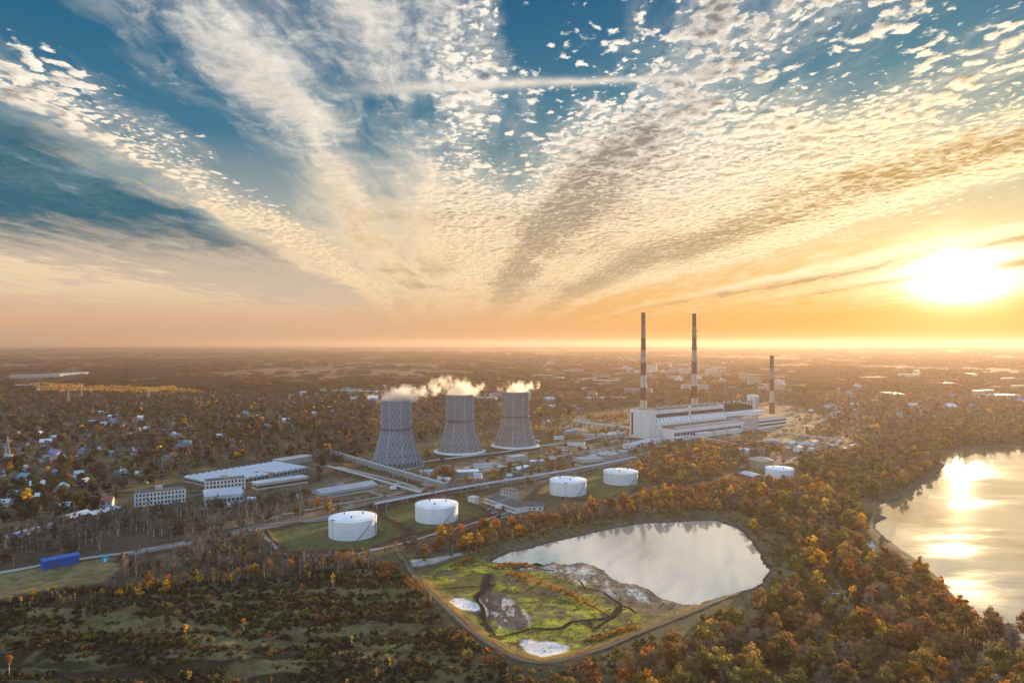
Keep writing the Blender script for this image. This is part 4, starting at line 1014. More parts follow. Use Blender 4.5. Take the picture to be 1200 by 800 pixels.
def band_mat(name, red, white, bands, hh, start):
    m, t = new_mat(name); p = objco(t)
    sx = t.node('ShaderNodeSeparateXYZ'); t.l.new(p, sx.inputs[0]); Z = sx.outputs[2]
    k = t.m('MODULO', t.m('FLOOR', t.div(t.sub(hh+.01, Z), hh/bands)), 2.0)
    n = t.noise(t.vm('MULTIPLY', p, (1, 1, .12)), .5, 4, .6); n2 = t.noise(p, .12, 4, .6)
    col = t.mix(k, red if start == 0 else white, white if start == 0 else red)
    soot = t.mul(t.ss(Z, hh*.30, hh*.98), .78)
    col = t.mix(soot, col, (.085, .06, .045))
    col = t.vm('SCALE', col, sc=t.add(.55, t.mul(t.add(n, n2), .45)))
    finish(t, principled(t, col, .85)); return m
def chimney(px, top, D, hh, r0, r1, bands, label, galleries, spurs, start=0):
    x = (px-600)/F*D; r = thing('chimney', (x, D, .5), label, 'chimney')
    prof = [(r0+(r1-r0)*(z/hh)**.75, z) for z in np.linspace(0, hh, 20)]
    MB().lathe(prof, 28, False, False).build('shaft', band_mat('chimney_bands', (.140, .036, .026), (.40, .35, .30), bands, hh, start), r, True)
    MB().lathe([(r1+.05, hh-3), (r1+.55, hh-2.4), (r1+.55, hh+.3), (r1-.5, hh+.3), (r1-.5, hh-6)], 28).build('cap', MATS['steel_dark'], r)
    for z in galleries:
        rr = r0+(r1-r0)*(z/hh)**.75
        m = MB().lathe([(rr-.05, z), (rr+1.2, z), (rr+1.2, z+.25), (rr-.05, z+.25)], 24)
        for k in range(16):
            a = 2*math.pi*k/16; m.tube(((rr+1.15)*math.cos(a), (rr+1.15)*math.sin(a), z), ((rr+1.15)*math.cos(a), (rr+1.15)*math.sin(a), z+1.2), .05, .05, 4)
        m.lathe([(rr+1.13, z+1.1), (rr+1.2, z+1.1), (rr+1.2, z+1.2), (rr+1.13, z+1.2)], 24)
        g = m.build('gallery', MATS['steel_dark'], r)
        if spurs:
            m = MB()
            for k in range(6):
                a = 2*math.pi*(k+.5)/6; m.tube(((rr+.6)*math.cos(a), (rr+.6)*math.sin(a), z+.1), ((rr+3.6)*math.cos(a), (rr+3.6)*math.sin(a), z+1.4), .22, .15, 4)
            m.build('bracket', MATS['steel_dark'], g)
    m = MB(); m.tube((0, -r0-.3, 2), (0, -r1-.3, hh-2), .28, .22, 4); m.build('ladder', MATS['steel_dark'], r)
chimney(754, 367, 1000, 164, 5.7, 2.9, 9, 'tall banded chimney rising straight behind the white boiler house end', (48, 84, 102, 138, 158), False)
chimney(813.7, 368, 1035, 164, 5.7, 2.9, 9, 'tall banded chimney with bracketed galleries, between the other two', (92, 111, 129, 137), True)
chimney(904.5, 417, 1150, 98, 4.6, 3.0, 5, 'shorter dark and white banded chimney at the far end of the works', (60, 90), False)

def frame_box(name, o, ux, uy):
    """local frame: origin o, unit axes ux, uy on the ground; returns an Empty turned to it"""
    return math.atan2(ux[1], ux[0])
# the plant: x runs along the long halls, y runs back from the water
A = np.array([.798, .602]); P0 = np.array([155., 869.]); RZ = math.atan2(A[1], A[0])
hall = thing('power_station', (P0[0], P0[1], .5), 'long white power station with stepped halls below the two tall chimneys', 'power station', RZ)
def part(nm, mt, parent, *boxes):
    m = MB()
    for b in boxes: m.box(*b)
    return m.build(nm, MATS[mt], parent)
# local y = -b (towards the camera negative)
bw = part('boiler_house', 'white_wall', hall, (0, -25, 0, 14, 6, 36), (14, -18, 0, 163, 6, 34))
part('roof', 'roof_brown', bw, (.8, -24.2, 36, 13.4, 5.2, 36.5), (14.3, -17.4, 34, 162, 5.4, 34.7))
part('window_band', 'glass_dark', bw, (15.5, -18.25, 24.5, 86, -18.0, 29), (88, -18.25, 24.5, 161, -18.0, 29), (-.2, 1, 3, 0, 4, 31))
m = MB(); m.extr([(-24, 15), (-24, 18.5), (-18.1, 23.5), (-18.1, 15)], 14.2, 86); m.extr([(-24, 15), (-24, 18.5), (-18.1, 23.5), (-18.1, 15)], 88, 160)
db = m.build('sloping_bay', MATS['white_metal'], hall)
m = MB()
for k in range(22): m.tube((18+k*6.6, -24.15, 18.6), (21+k*6.6, -18.2, 23.8), .4, .4, 4)
m.build('bay_rib', MATS['steel'], db)
part('stair_shaft', 'white_wall', hall, (85.6, -20, 0, 88.4, -17.8, 37))
th = part('turbine_hall', 'white_metal', hall, (19, -48, 0, 165, -24.2, 13), (14, -30, 0, 19, -24.5, 16))
part('roof', 'roof_brown', th, (19.6, -47.3, 13, 164.5, -24.4, 13.5))
m = MB(); m.box(28, -46, 13.4, 160, -41, 14.6); m.build('roof_light', MATS['roof_pale'], th)
part('window_band', 'glass_dark', th, *[(20.5+k*6.05, -48.22, 2.2, 25.6+k*6.05, -48, 8.4) for k in range(23)])
part('annex', 'white_wall', hall, (60, -56, 0, 86, -48.3, 6), (95, -54, 0, 118, -48.3, 5), (124, -55, 0, 150, -48.3, 5.4), (14, -58, 0, 48, -48.4, 4.2))
gs = part('switch_hall', 'roof_grey', hall, (165.2, -49.5, 0, 198, -20, 16.5)); part('roof', 'roof_dark', gs, (165.8, -49, 16.5, 197.4, -20.5, 17))
wh = part('extension_hall', 'white_metal', hall, (198.2, -48, 0, 270, -12, 14)); part('roof', 'roof_brown', wh, (198.8, -47.4, 14, 269.4, -12.6, 14.5))
part('window_band', 'glass_dark', wh, (200, -48.22, 3, 268, -48, 5.6), (200, -48.22, 8, 268, -48, 10.4), (270, -46, 3, 270.2, -14, 5.6), (270, -46, 8, 270.2, -14, 10.4))
part('low_hall', 'white_metal', hall, (150, -20, 0, 255, -4, 21)); 
# open steelwork, ducts and filters behind
st = MB()
for k in range(12):
    for yy in (-2, 16): st.box(165+k*8, yy-.4, 0, 165.8+k*8, yy+.4, 33+2*(k % 3))
for z in (12, 22, 32):
    st.box(165, -2.3, z, 254, -1.7, z+.8); st.box(165, 15.7, z, 254, 16.3, z+.8)
    for k in range(12): st.box(165.1+k*8, -1.6, z+.1, 165.7+k*8, 15.6, z+.7)
st.build('steel_frame', MATS['steel_dark'], hall)
part('filter_house', 'green_net', hall, *[(166+k*11.3, -1.2, 8, 175+k*11.3, 14, 30-(k % 3)*3.2) for k in range(8)])
m = MB()
for k in range(6): m.tube((170+k*13, 6, 33), (176+k*13, 24, 26), 2.0, 2.0, 10)
m.build('flue_duct', MATS['pipe_silver'], hall)
m = MB()
for k in range(10): m.box(18+k*15, -12, 34.6, 22+k*15, -6, 36.4+.6*(k % 3))
m.build('roof_vent', MATS['steel'], hall)
m = MB(); m.box(256, -6, 0, 266, 8, 42); m.box(246, 4, 0, 256, 14, 30); wt = m.build('transfer_tower', MATS['white_wall'], hall)
part('window_band', 'glass_dark', wt, (257, -6.2, 6, 259, -6, 38), (262, -6.2, 6, 264, -6, 38))
# tanks ------------------------------------------------------------
def tank(px, pyb, wpx, hpx, label, wall, roof, dome=.09, nst=1, cat='storage tank'):
    D = H*F/(pyb-EYE); rad = wpx/2/F*D; 
    D += rad*.9; rad = wpx/2/F*D; x = (px-600)/F*D; hh = hpx/F*D
    r = thing('storage_tank', (x, D, .4), label, cat, rng.uniform(0, 1))
    o = MB().lathe([(rad, -.6)]+[(rad, hh*t) for t in (0, .25, .5, .75, 1.0)], 48).build('wall', MATS['tank_shell'], r, True); tint(o, wall)
    o = MB().lathe([(rad+.25, hh-.15), (rad+.25, hh+.15), (rad*.98, hh+.25), (rad*.66, hh+rad*dome*.55), (rad*.33, hh+rad*dome*.9), (.4, hh+rad*dome)], 48, False, True).build('roof', MATS['painted'], r, True); tint(o, roof)
    m = MB()
    for k in range(1, 5): m.lathe([(rad+.02, hh*k/5), (rad+.16, hh*k/5), (rad+.16, hh*k/5+.22), (rad+.02, hh*k/5+.22)], 48)
    tint(m.build('stiffening_ring', MATS['painted'], r), [c*.82 for c in wall])
    m = MB(); n = 40
    for k in range(n):
        a = 2*math.pi*k/n; m.tube(((rad+.1)*math.cos(a), (rad+.1)*math.sin(a), hh+.1), ((rad+.1)*math.cos(a), (rad+.1)*math.sin(a), hh+1.2), .06, .06, 4)
    m.lathe([(rad+.06, hh+1.12), (rad+.16, hh+1.12), (rad+.16, hh+1.22), (rad+.06, hh+1.22)], 48); m.build('railing', MATS['steel'], r)
    for q in range(nst):      # spiral stair
        m = MB(); a0 = -1.2+q*2.3-r.rotation_euler[2]; n = 18
        for k in range(n):
            a = a0+.030*k*20/max(rad, 5); m.box(0, 0, 0, 0, 0, 0) if False else None
            p = ((rad+.7)*math.cos(a), (rad+.7)*math.sin(a), hh*k/n); a2 = a0+.030*(k+1)*20/max(rad, 5)
            m.tube(p, ((rad+.7)*math.cos(a2), (rad+.7)*math.sin(a2), hh*(k+1)/n), .30, .30, 4)
        m.build('stair', MATS['steel'], r)
    m = MB()
    for k in range(3): m.tube((rad*.45*math.cos(k*2.1), rad*.45*math.sin(k*2.1), hh), (rad*.45*math.cos(k*2.1), rad*.45*math.sin(k*2.1), hh+rad*dome+.9), .5, .5, 8)
    m.build('roof_vent', MATS['concrete_dark'], r)
    return r
WH, WR = (.62, .64, .66), (.72, .71, .69)
tank(413.5, 633.5, 55, 20.5, 'large white oil tank alone on the grass, nearest the path corner', WH, WR)
tank(511.7, 614, 50, 17.5, 'large white oil tank in the second grass yard, left of the low station building', WH, WR)
tank(665.6, 582, 43, 15.3, 'white oil tank behind the orange trees, left of the flatter grey white one', (.60, .61, .62), WR)
tank(727.2, 569, 40, 13, 'greyish white oil tank right of the two middle tanks, below the boiler house', (.55, .55, .55), (.66, .64, .60))
tank(913.2, 563.5, 31, 12, 'white oil tank at the edge of the orange wood beside the tan one', (.62, .66, .70), (.74, .74, .74))
tank(892, 549.5, 27, 8.5, 'tan domed tank just behind the small white tank at the wood', (.30, .23, .17), (.34, .28, .21), .22)
tank(872, 536.5, 12, 9.5, 'small upright pale blue tank beside the row of brown silos', (.50, .55, .64), (.55, .60, .68), .1)
for k, px in enumerate((881, 885.6, 890.2, 894.6)):
    r = tank(px, 535.8, 4.3, 9.0, 'slim brown silo in the row beside the pale blue tank', (.22, .17, .14), (.26, .21, .17), .3, 0, 'silo'); r['group'] = 'brown silos in a row'; r.name = 'silo'
tank(712, 541, 24, 8, 'low grey tank next to the pinkish flat roofed building', (.27, .27, .27), (.36, .35, .33), .03)

# buildings laid out by the corners of their foot ---------------------------------
def building(name, a, b, depth, hh, label, wall='white_wall', roof='roof_grey', kind='flat', cat='building', wins=None, group=None, ridge=None, wtint=None, rtint=None, face='glass_dark'):
    """front foot runs from pixel a to pixel b; depth runs away from the camera"""
    p, q = W(*a), W(*b); d = q-p; L = np.linalg.norm(d); rz = math.atan2(d[1], d[0])
    z = float(hgt(np.array([p[0]]), np.array([p[1]]))[0])
    r = thing(name, (p[0], p[1], max(z, 0)-.1), label, cat, rz, group)
    e = .35
    if kind == 'flat':
        w = MB().box(0, 0, -.5, L, depth, hh).build('wall', MATS[wall], r); o = MB().box(-e, -e, hh, L+e, depth+e, hh+.45).build('roof', MATS[roof], r)
    elif kind == 'gable':
        rd = ridge or hh*.35
        w = MB().extr([(0, -.5), (depth, -.5), (depth, hh), (depth/2, hh+rd-.05), (0, hh)], 0, L).build('wall', MATS[wall], r)
        o = MB().extr([(-e, hh-.1), (depth/2, hh+rd), (depth+e, hh-.1), (depth+e, hh+.25), (depth/2, hh+rd+.35), (-e, hh+.25)], -e, L+e).build('roof', MATS[roof], r)
    elif kind == 'gable_cross':
        rd = ridge or hh*.3; m = MB(); m.box(0, 0, -.5, L, depth, hh); w = m.build('wall', MATS[wall], r); o = MB()
        o.add([(-e, -e, hh), (L/2, -e, hh+rd), (L+e, -e, hh), (-e, depth+e, hh), (L/2, depth+e, hh+rd), (L+e, depth+e, hh)], [(0, 1, 4, 3), (1, 2, 5, 4), (0, 2, 1), (3, 4, 5), (0, 3, 5, 2)]); o = o.build('roof', MATS[roof], r)
    elif kind == 'shed':          # saw-tooth roof
        w = MB().box(0, 0, -.5, L, depth, hh).build('wall', MATS[wall], r); m = MB(); n = max(3, int(L/5.5)); s = L/n
        for k in range(n): m.add([(k*s, 0, hh), (k*s+s, 0, hh), (k*s+s*.62, 0, hh+1.3), (k*s, depth, hh), (k*s+s, depth, hh), (k*s+s*.62, depth, hh+1.3)], [(0, 1, 2), (3, 5, 4), (0, 2, 5, 3), (2, 1, 4, 5), (0, 3, 4, 1)])
        o = m.build('roof', MATS[roof], r)
    if wtint: tint(w, wtint)
    if rtint: tint(o, rtint)
    if wins:
        rows, cols, ww, wh = wins
        for j in range(rows):
            m = MB(); z0 = hh*(j+.5)/rows-wh/2
            for k in range(cols):
                xc = L*(k+.5)/cols; m.box(xc-ww/2, -.08, z0, xc+ww/2, .06, z0+wh)
            for k in range(max(1, int(depth/(L/cols)))):
                yc = depth*(k+.5)/max(1, int(depth/(L/cols))); m.box(-.08, yc-ww/2, z0, .06, yc+ww/2, z0+wh)
            m.build('window_row', MATS[face], w)
    return r
building('workshop_hall', (253,573), (361,553), 50, 4, 'huge pale saw tooth roofed workshop on the left', 'concrete', 'roof_pale', 'shed', 'workshop', (1, 24, 3, 2))
building('workshop_hall', (330,547), (367,540.5), 14, 5, 'low grey shed behind the corner of the pale saw tooth workshop', 'concrete', 'roof_grey', 'flat', 'workshop')
def frame_block(a, b, floors, bays, label):
    """unfinished concrete block: white slabs and posts, dark openings"""
    p, q = W(*a), W(*b); d = q-p; L = np.linalg.norm(d); r = thing('apartment_block', (p[0], p[1], .3), label, 'apartment block', math.atan2(d[1], d[0]))
    fh = 3.1; hh = floors*fh; dp = 9
    MB().box(.4, .5, -.5, L-.4, dp-.4, hh-.2).build('recess', MATS['glass_dark'], r)
    m = MB()
    for k in range(floors+1): m.box(0, 0, k*fh-.55, L, dp, k*fh+.55)
    m.build('floor_slab', MATS['white_wall'], r); m = MB()
    for k in range(bays+1):
        x = L*k/bays; m.box(x-.55, -.03, -.3, x+.55, .8, hh)
    for k in range(4): m.box(-.03, dp*k/3-.4 if k else -.01, -.3, .7, dp*k/3+.4, hh); m.box(L-.7, dp*k/3-.4 if k else -.01, -.3, L+.03, dp*k/3+.4, hh)
    m.build('post', MATS['white_wall'], r)
    MB().box(-.3, -.3, hh+.55, L+.3, dp+.3, hh+.9).build('roof', MATS['roof_dark'], r)
    MB().box(L*.4, 4, hh+.9, L*.4+5, 8, hh+3.4).build('roof_hut', MATS['concrete'], r)
frame_block((158,594), (217,588), 3, 14, 'white gridded apartment block behind the bare birches on the left')
frame_block((241,578.5), (287,574), 3, 11, 'white gridded apartment block in front of the saw tooth workshop')
r = building('warehouse', (240,593), (286,588.5), 26, 6.5, 'grey blue flat roofed warehouse with a white front below the workshop', 'white_wall', 'roof_pale', 'flat', 'warehouse', (1, 9, 2.2, 2))
MB().box(46, -.4, .2, 49.5, -.12, 4.6).build('blue_door', MATS['blue_paint'], r)
building('long_shed', (302,575.5), (361,566.5), 12, 5, 'long white shed with a thin roof right of the apartment block', 'tan_wall', 'roof_pale', 'flat', 'shed', (1, 22, 2, 1.6))
building('long_shed', (377,586), (442,574.5), 16, 4.5, 'long grey gabled shed below the pipe bridge', 'concrete', 'roof_grey', 'gable', 'shed', (1, 20, 1.5, 1.2), ridge=2.2)
building('station_building', (567,590), (604,603), 12, 4.5, 'long low office with a dark roof and white eaves beside the tracks', 'white_wall', 'roof_dark', 'flat', 'building', (1, 16, 1.4, 1.6))
building('station_building', (604,599), (636,600), 10, 3.6, 'white gabled low building with dark roof at the end of the office', 'white_wall', 'roof_dark', 'gable_cross', 'building', (1, 5, 1.4, 1.4))
building('station_building', (586,586), (600,589), 8, 8, 'small two storey grey block on the back of the low office', 'concrete', 'roof_dark', 'flat', 'building', (2, 4, 1.2, 1.2))
building('pump_house', (556,592), (561,590.5), 6, 4, 'tiny white pump house beside the second oil tank', 'white_wall', 'roof_pale', 'flat', 'hut')
building('works_building', (683,548.5), (708,546), 18, 7, 'pinkish flat roofed works building left of the low grey tank', 'tan_wall', 'roof_grey', 'flat', 'building', (1, 8, 2, 2))
building('works_building', (601,541), (618,539), 14, 4, 'pale grey low works shed in front of the farthest tower', 'concrete', 'roof_grey', 'flat', 'shed')
building('works_building', (742,527), (775,519.5), 14, 4.5, 'white low works shed at the foot of the boiler house', 'white_wall', 'roof_pale', 'flat', 'shed', (1, 8, 2, 1.6))
building('works_building', (713,515), (733,512), 18, 5, 'grey works shed left of the boiler house', 'concrete', 'roof_grey', 'flat', 'shed')
building('works_building', (866,560), (882,564.5), 12, 4, 'low brick shed with pale roof at the edge of the wood beside the white tank', 'brick', 'roof_pale', 'gable', 'shed')
building('works_building', (690,471), (735,470), 30, 7, 'teal walled hall behind the boiler house chimney', 'painted', 'roof_grey', 'flat', 'hall', None, None, None, (.22, .30, .30))
building('wood_house', (962,716), (979,719), 9, 3.6, 'white roofed house alone in the orange wood', 'tan_wall', 'roof_pale', 'gable', 'house', (1, 3, 1.2, 1.2), ridge=2.0)
building('wood_house', (982,713), (992,713), 7, 3, 'small annex with a white roof beside the house in the wood', 'tan_wall', 'roof_pale', 'flat', 'house')
building('wood_hut', (1019,648), (1025,648), 6, 3, 'tiny white hut in the orange wood near the river bank inlet', 'white_wall', 'roof_pale', 'gable', 'hut')
# the blue shed and the teal kiosk by the pale road
p, q = W(50, 669), W(93, 660.5); d = q-p; L = np.linalg.norm(d)
r = thing('blue_shed', (p[0], p[1], .4), 'long bright blue metal shed on the pale road', 'shed', math.atan2(d[1], d[0]))
b = MB().box(0, 0, -.3, L, 6, 4.5).build('wall', MATS['blue_paint'], r); MB().extr([(-.3, 4.45), (3, 5.25), (6.3, 4.45), (6.3, 4.7), (3, 5.5), (-.3, 4.7)], -.3, L+.3).build('roof', MATS['blue_paint'], r)
MB().box(L*.30, -.12, 0, L*.38, .0-.02, 4.2).build('door', MATS['steel_dark'], r)
m = MB()
for k in range(1, 16): m.box(L*k/16-.1, -.14, 0, L*k/16+.1, -.02, 4.4)
m.build('wall_rib', MATS['blue_paint'], b)
r = thing('kiosk', (*W(124, 658.5), .5), 'small teal kiosk on the pale road right of the blue shed', 'kiosk', .3)
MB().box(-1.6, -1.4, -.3, 1.6, 1.4, 3.0).build('wall', MATS['teal_paint'], r); MB().box(-1.9, -1.7, 3.0, 1.9, 1.7, 3.35).build('roof', MATS['teal_paint'], r)
MB().box(-.5, -1.46, 0, .5, -1.38, 2.1).build('door', MATS['white_metal'], r)
# long sheds and the pale goods train at the left edge
building('train_shed', (83,616.5), (108,609.5), 10, 4.5, 'white roofed long shed at the head of the pale train', 'wood_dark', 'roof_pale', 'gable', 'shed', None, None, 1.6)
building('train_shed', (109,611), (141,603), 9, 4, 'second white roofed long shed, nearer the village lane', 'wood_dark', 'roof_pale', 'gable', 'shed', None, None, 1.4)
def wagon(x, y, rz, L, label, body, roofm):
    r = thing('goods_wagon', (x, y, .75), label, 'wagon', rz, 'pale goods wagons in a train')
    MB().box(-L/2, -1.5, 1.1, L/2, 1.5, 3.8).build('body', MATS[body], r); MB().extr([(-1.55, 3.75), (-.8, 4.2), (.8, 4.2), (1.55, 3.75)], -L/2-.1, L/2+.1).build('roof', MATS[roofm], r)
    m = MB()
    for s in (-L*.33, L*.33):
        m.box(s-1.4, -1.0, .35, s+1.4, 1.0, 1.1)
        for e in (-.9, .9):
            for w in (-.75, .75): m.tube((s+e, w-.08, .48), (s+e, w+.08, .48), .48, .48, 10)
    m.build('bogie', MATS['steel_dark'], r); return r
def train(pts, L, gap, label, bodies, roofm, maxn=99):
    ln = smooth_line(WP(pts), .5); s = np.concatenate([[0], np.cumsum(np.linalg.norm(np.diff(ln, axis=0), axis=1))]); k = 0; at = L/2
    while at < s[-1]-L/2 and k < maxn:
        i = np.searchsorted(s, at); p = ln[i]; t = ln[min(i+4, len(ln)-1)]-ln[max(i-4, 0)]
        wagon(p[0], p[1], math.atan2(t[1], t[0]), L, label, bodies[k % len(bodies)], roofm); at += L+gap; k += 1
train([(8,636.5),(30,630),(60,621.5),(81,615)], 14, .8, 'pale roofed goods wagon in the long train at the left edge', ['concrete', 'white_wall', 'tan_wall'], 'roof_pale')
train([(400,606.3),(445,594),(500,582.7),(560,572)], 12, .7, 'dark tank yard wagon standing on the railway behind the oil tanks', ['steel_dark', 'roof_rust', 'steel_dark'], 'roof_dark')

# pipe bridges ------------------------------------------------------
def pipe_bridge(pts, width, zz, label, deckm, npipe, step=16, closed=False, hh=2.4):
    ln = smooth_line(WP(pts), 8.0); c = ln.mean(0)
    r = thing('pipe_bridge', (c[0], c[1], 0), label, 'pipe bridge'); P = ln-c
    tg = np.gradient(P, axis=0); tg /= np.linalg.norm(tg, axis=1)[:, None]; nr = np.stack([-tg[:, 1], tg[:, 0]], 1)
    if closed:
        m = MB(); vs = []
        for p, n_ in zip(P, nr):
            a, b = p+n_*width/2, p-n_*width/2
            vs += [(a[0], a[1], zz), (b[0], b[1], zz), (b[0], b[1], zz+hh), (a[0], a[1], zz+hh)]
        fs = [(4*i+j, 4*i+(j+1) % 4, 4*i+4+(j+1) % 4, 4*i+4+j) for i in range(len(P)-1) for j in range(4)]+[(0, 3, 2, 1), tuple(4*(len(P)-1)+j for j in range(4))]
        m.add(vs, fs); m.build('gallery', MATS[deckm], r)
    for k in range(npipe):
        o = (k-(npipe-1)/2)*width/max(npipe, 1); m = MB()
        for i in range(len(P)-1):
            a, b = P[i]+nr[i]*o, P[i+1]+nr[i+1]*o; z = zz+(hh+.7 if closed else .6); m.tube((a[0], a[1], z), (b[0], b[1], z), .55, .55, 8)
        m.build('pipe', MATS['pipe_silver' if k % 2 == 0 else 'concrete'], r)
    st = max(1, int(step/8))
    for i in range(0, len(P), st):
        m = MB(); a, b = P[i]+nr[i]*width*.45, P[i]-nr[i]*width*.45
        m.tube((a[0], a[1], -.5), (a[0], a[1], zz), .3, .3, 5); m.tube((b[0], b[1], -.5), (b[0], b[1], zz), .3, .3, 5); m.tube((a[0], a[1], zz-.2), (b[0], b[1], zz-.2), .28, .28, 5)
        m.build('support', MATS['concrete'], r)
    return r
pipe_bridge([(389,537),(430,550),(480,565.5),(521,578)], 4.6, 5.0, 'wide grey covered pipe bridge running down to the railway', 'gallery_grey', 2, 24, True)
pipe_bridge([(384,550),(420,560),(460,572),(496,583)], 3, 3.0, 'open pipe rack beside the long grey shed', 'concrete', 4, 24)
pipe_bridge([(446,552),(500,543.5),(587,532.5),(640,524.5),(688,517.5),(725,507)], 3.4, 2.2, 'long low pipe run in front of the cooling towers', 'concrete', 3, 24)
pipe_bridge([(440,598),(500,586),(570,573.5),(650,560),(705,549.5),(745,541)], 4.5, 4.5, 'open pipe rack along the railway by the oil tanks', 'concrete', 4, 24)
pipe_bridge([(672,499),(700,503.5),(742,508)], 4, 6, 'closed pale gallery leading to the boiler house', 'concrete', 1, 24, True)
pipe_bridge([(790,514),(835,520),(870,527)], 3, 5, 'thin pipe rack at the foot of the turbine hall', 'concrete', 2, 20)
pipe_bridge([(868,505),(910,512),(950,517),(985,521)], 3, 6, 'brown pipe rack right of the turbine hall', 'roof_rust', 2, 24)

# pylons and poles --------------------------------------------------------
def pylon(h):
    r = thing('power_pylon', (0, 0, 0), 'grey lattice power pylon', 'pylon', 0, 'lattice power pylons'); m = MB(); b = h*.10
    def w(z): return b*(1-z/h)**1.25+.35
    zs = [h*k/9 for k in range(10)]
    for sx in (-1, 1):
        for sy in (-1, 1):
            for i in range(9): m.tube((sx*w(zs[i]), sy*w(zs[i]), zs[i]), (sx*w(zs[i+1]), sy*w(zs[i+1]), zs[i+1]), .16, .14, 4)
    for i in range(9):
        a, c = w(zs[i]), w(zs[i+1])
        for s in (-1, 1):
            m.tube((-a, s*a, zs[i]), (c, s*c, zs[i+1]), .1, .1, 4); m.tube((a, s*a, zs[i]), (-c, s*c, zs[i+1]), .1, .1, 4)
            m.tube((s*a, -a, zs[i]), (s*c, c, zs[i+1]), .1, .1, 4); m.tube((s*a, a, zs[i]), (s*c, -c, zs[i+1]), .1, .1, 4)
    m.build('mast', MATS['steel'], r)
    for z, l in ((.66, .17), (.79, .22), (.91, .14)):
        m = MB(); 
        for s in (-1, 1):
            m.tube((0, 0, h*z), (s*h*l, 0, h*z), .13, .1, 4); m.tube((0, 0, h*z+h*.045), (s*h*l, 0, h*z), .1, .08, 4); m.tube((s*h*l, 0, h*z), (s*h*l, 0, h*z-1.6), .09, .09, 4)
        m.build('cross_arm', MATS['steel'], r)
    return r
proto = pylon(34.0)
for k, (px, py, s, rz, lab) in enumerate([(9,538,.72,.3,'lattice power pylon at the left edge of the gardens'), (80,476,.9,.2,'lattice power pylon below the golden strip of wood'), (95,468,.9,.2,'lattice power pylon standing in front of the golden wood strip'),
        (45,462,.8,.2,'lattice power pylon near the long pale far halls'), (174,470,.8,.2,'lattice power pylon behind the garden suburb'), (724,522,.75,.5,'lattice power pylon beside the white boiler house'), (706,528,.45,.5,'short lattice pylon in front of the boiler house'),
        (637,512,.7,.5,'lattice power pylon right of the farthest cooling tower'), (850,468,.9,.3,'lattice power pylon behind the power station'), (968,500,.7,.3,'lattice power pylon right of the shorter chimney'), (1004,497,.7,.3,'lattice power pylon farther right of the shorter chimney')]):
    r = proto if k == 0 else copy_tree(proto); x, y = W(px, py); r.location = (x, y, .2); r.scale = (s, s, s); r.rotation_euler = (0, 0, rz); r['label'] = lab
pole = thing('lamp_post', (0, 0, 0), 'thin tall floodlight mast', 'lamp post', 0, 'floodlight masts in the works')
MB().tube((0, 0, -.4), (0, 0, 15), .22, .12, 6).build('pole', MATS['steel'], pole); MB().box(-1.1, -.25, 14.8, 1.1, .25, 15.4).build('lamp_head', MATS['steel_dark'], pole)
for k, (px, py, lab) in enumerate([(390,640,'thin floodlight mast left of the nearest oil tank'), (352,612,'thin floodlight mast at the far side of the first tank yard'), (453,605,'thin floodlight mast between the two nearest oil tanks'), (663,590,'dark thin floodlight mast in front of the third oil tank'),
        (548,586,'thin floodlight mast right of the second oil tank'), (615,572,'thin floodlight mast between railway and towers'), (668,548,'thin floodlight mast behind the middle tanks'), (500,560,'thin floodlight mast near the pipe bridge'), (440,628,'thin floodlight mast on the bank between the tank yards')]):
    r = pole if k == 0 else copy_tree(pole); x, y = W(px, py); r.location = (x, y, .3); r['label'] = lab
# small works clutter: sheds, containers and lorries scattered in the yards
shed = thing('yard_shed', (0, 0, 0), 'small pale shed', 'shed'); o = MB().box(-4, -3, -.3, 4, 3, 3.2).build('wall', MATS['painted'], shed); tint(o, (.4, .38, .34))
o = MB().extr([(-3.3, 3.1), (0, 4.2), (3.3, 3.1), (3.3, 3.4), (0, 4.5), (-3.3, 3.4)], -4.3, 4.3).build('roof', MATS['roof_painted'], shed); tint(o, (.5, .5, .5))
SPOT = [('among the rubble below the cooling towers', [(500,556),(530,552),(548,558),(566,548),(585,552),(610,552),(628,544),(560,560),(520,566),(648,538)]), ('in the yards left of the boiler house', [(660,530),(675,522),(690,512),(645,505),(655,515),(668,508),(700,538),(730,534),(640,497),(628,518)]),
        ('in the storage yard right of the power station', [(905,520),(915,523),(928,521),(940,525),(952,522),(962,527),(975,523),(988,528),(998,525),(935,529),(970,530),(950,528)]), ('between the pale workshop and the pipe bridge', [(365,583),(372,590),(310,560),(330,556),(345,584),(295,588)]),
        ('behind the power station', [(870,497),(890,492),(935,488),(950,482),(965,478),(980,486),(1000,482),(1020,478),(1040,484),(925,470)])]
first = True; r2 = np.random.default_rng(5)
for reg, pts in SPOT:
    for px, py in pts:
        r = shed if first else copy_tree(shed); first = False; x, y = W(px, py); s = r2.uniform(.6, 1.5)
        w_i, r_i = int(r2.integers(3)), int(r2.integers(4)); wn = ('pale', 'tan', 'grey')[w_i]; rn = ('white', 'grey', 'rusty', 'blue grey')[r_i]
        r.location = (x, y, .45); r.rotation_euler = (0, 0, r2.uniform(-.6, 1.2)); r.scale = (s*r2.uniform(.8, 2.0), s, s*r2.uniform(.7, 1.2))
        for c in r.children: tint(c, ((.55,.53,.50),(.40,.33,.25),(.25,.25,.25))[w_i] if c.name.startswith('wall') else ((.62,.62,.62),(.30,.30,.30),(.20,.10,.06),(.32,.38,.44))[r_i])
        r['label'] = f'{wn} yard shed with {rn} roof {reg}'; r['group'] = f'{wn} yard sheds with {rn} roofs {reg}'
truck = thing('lorry', (0, 0, 0), 'parked lorry', 'lorry')
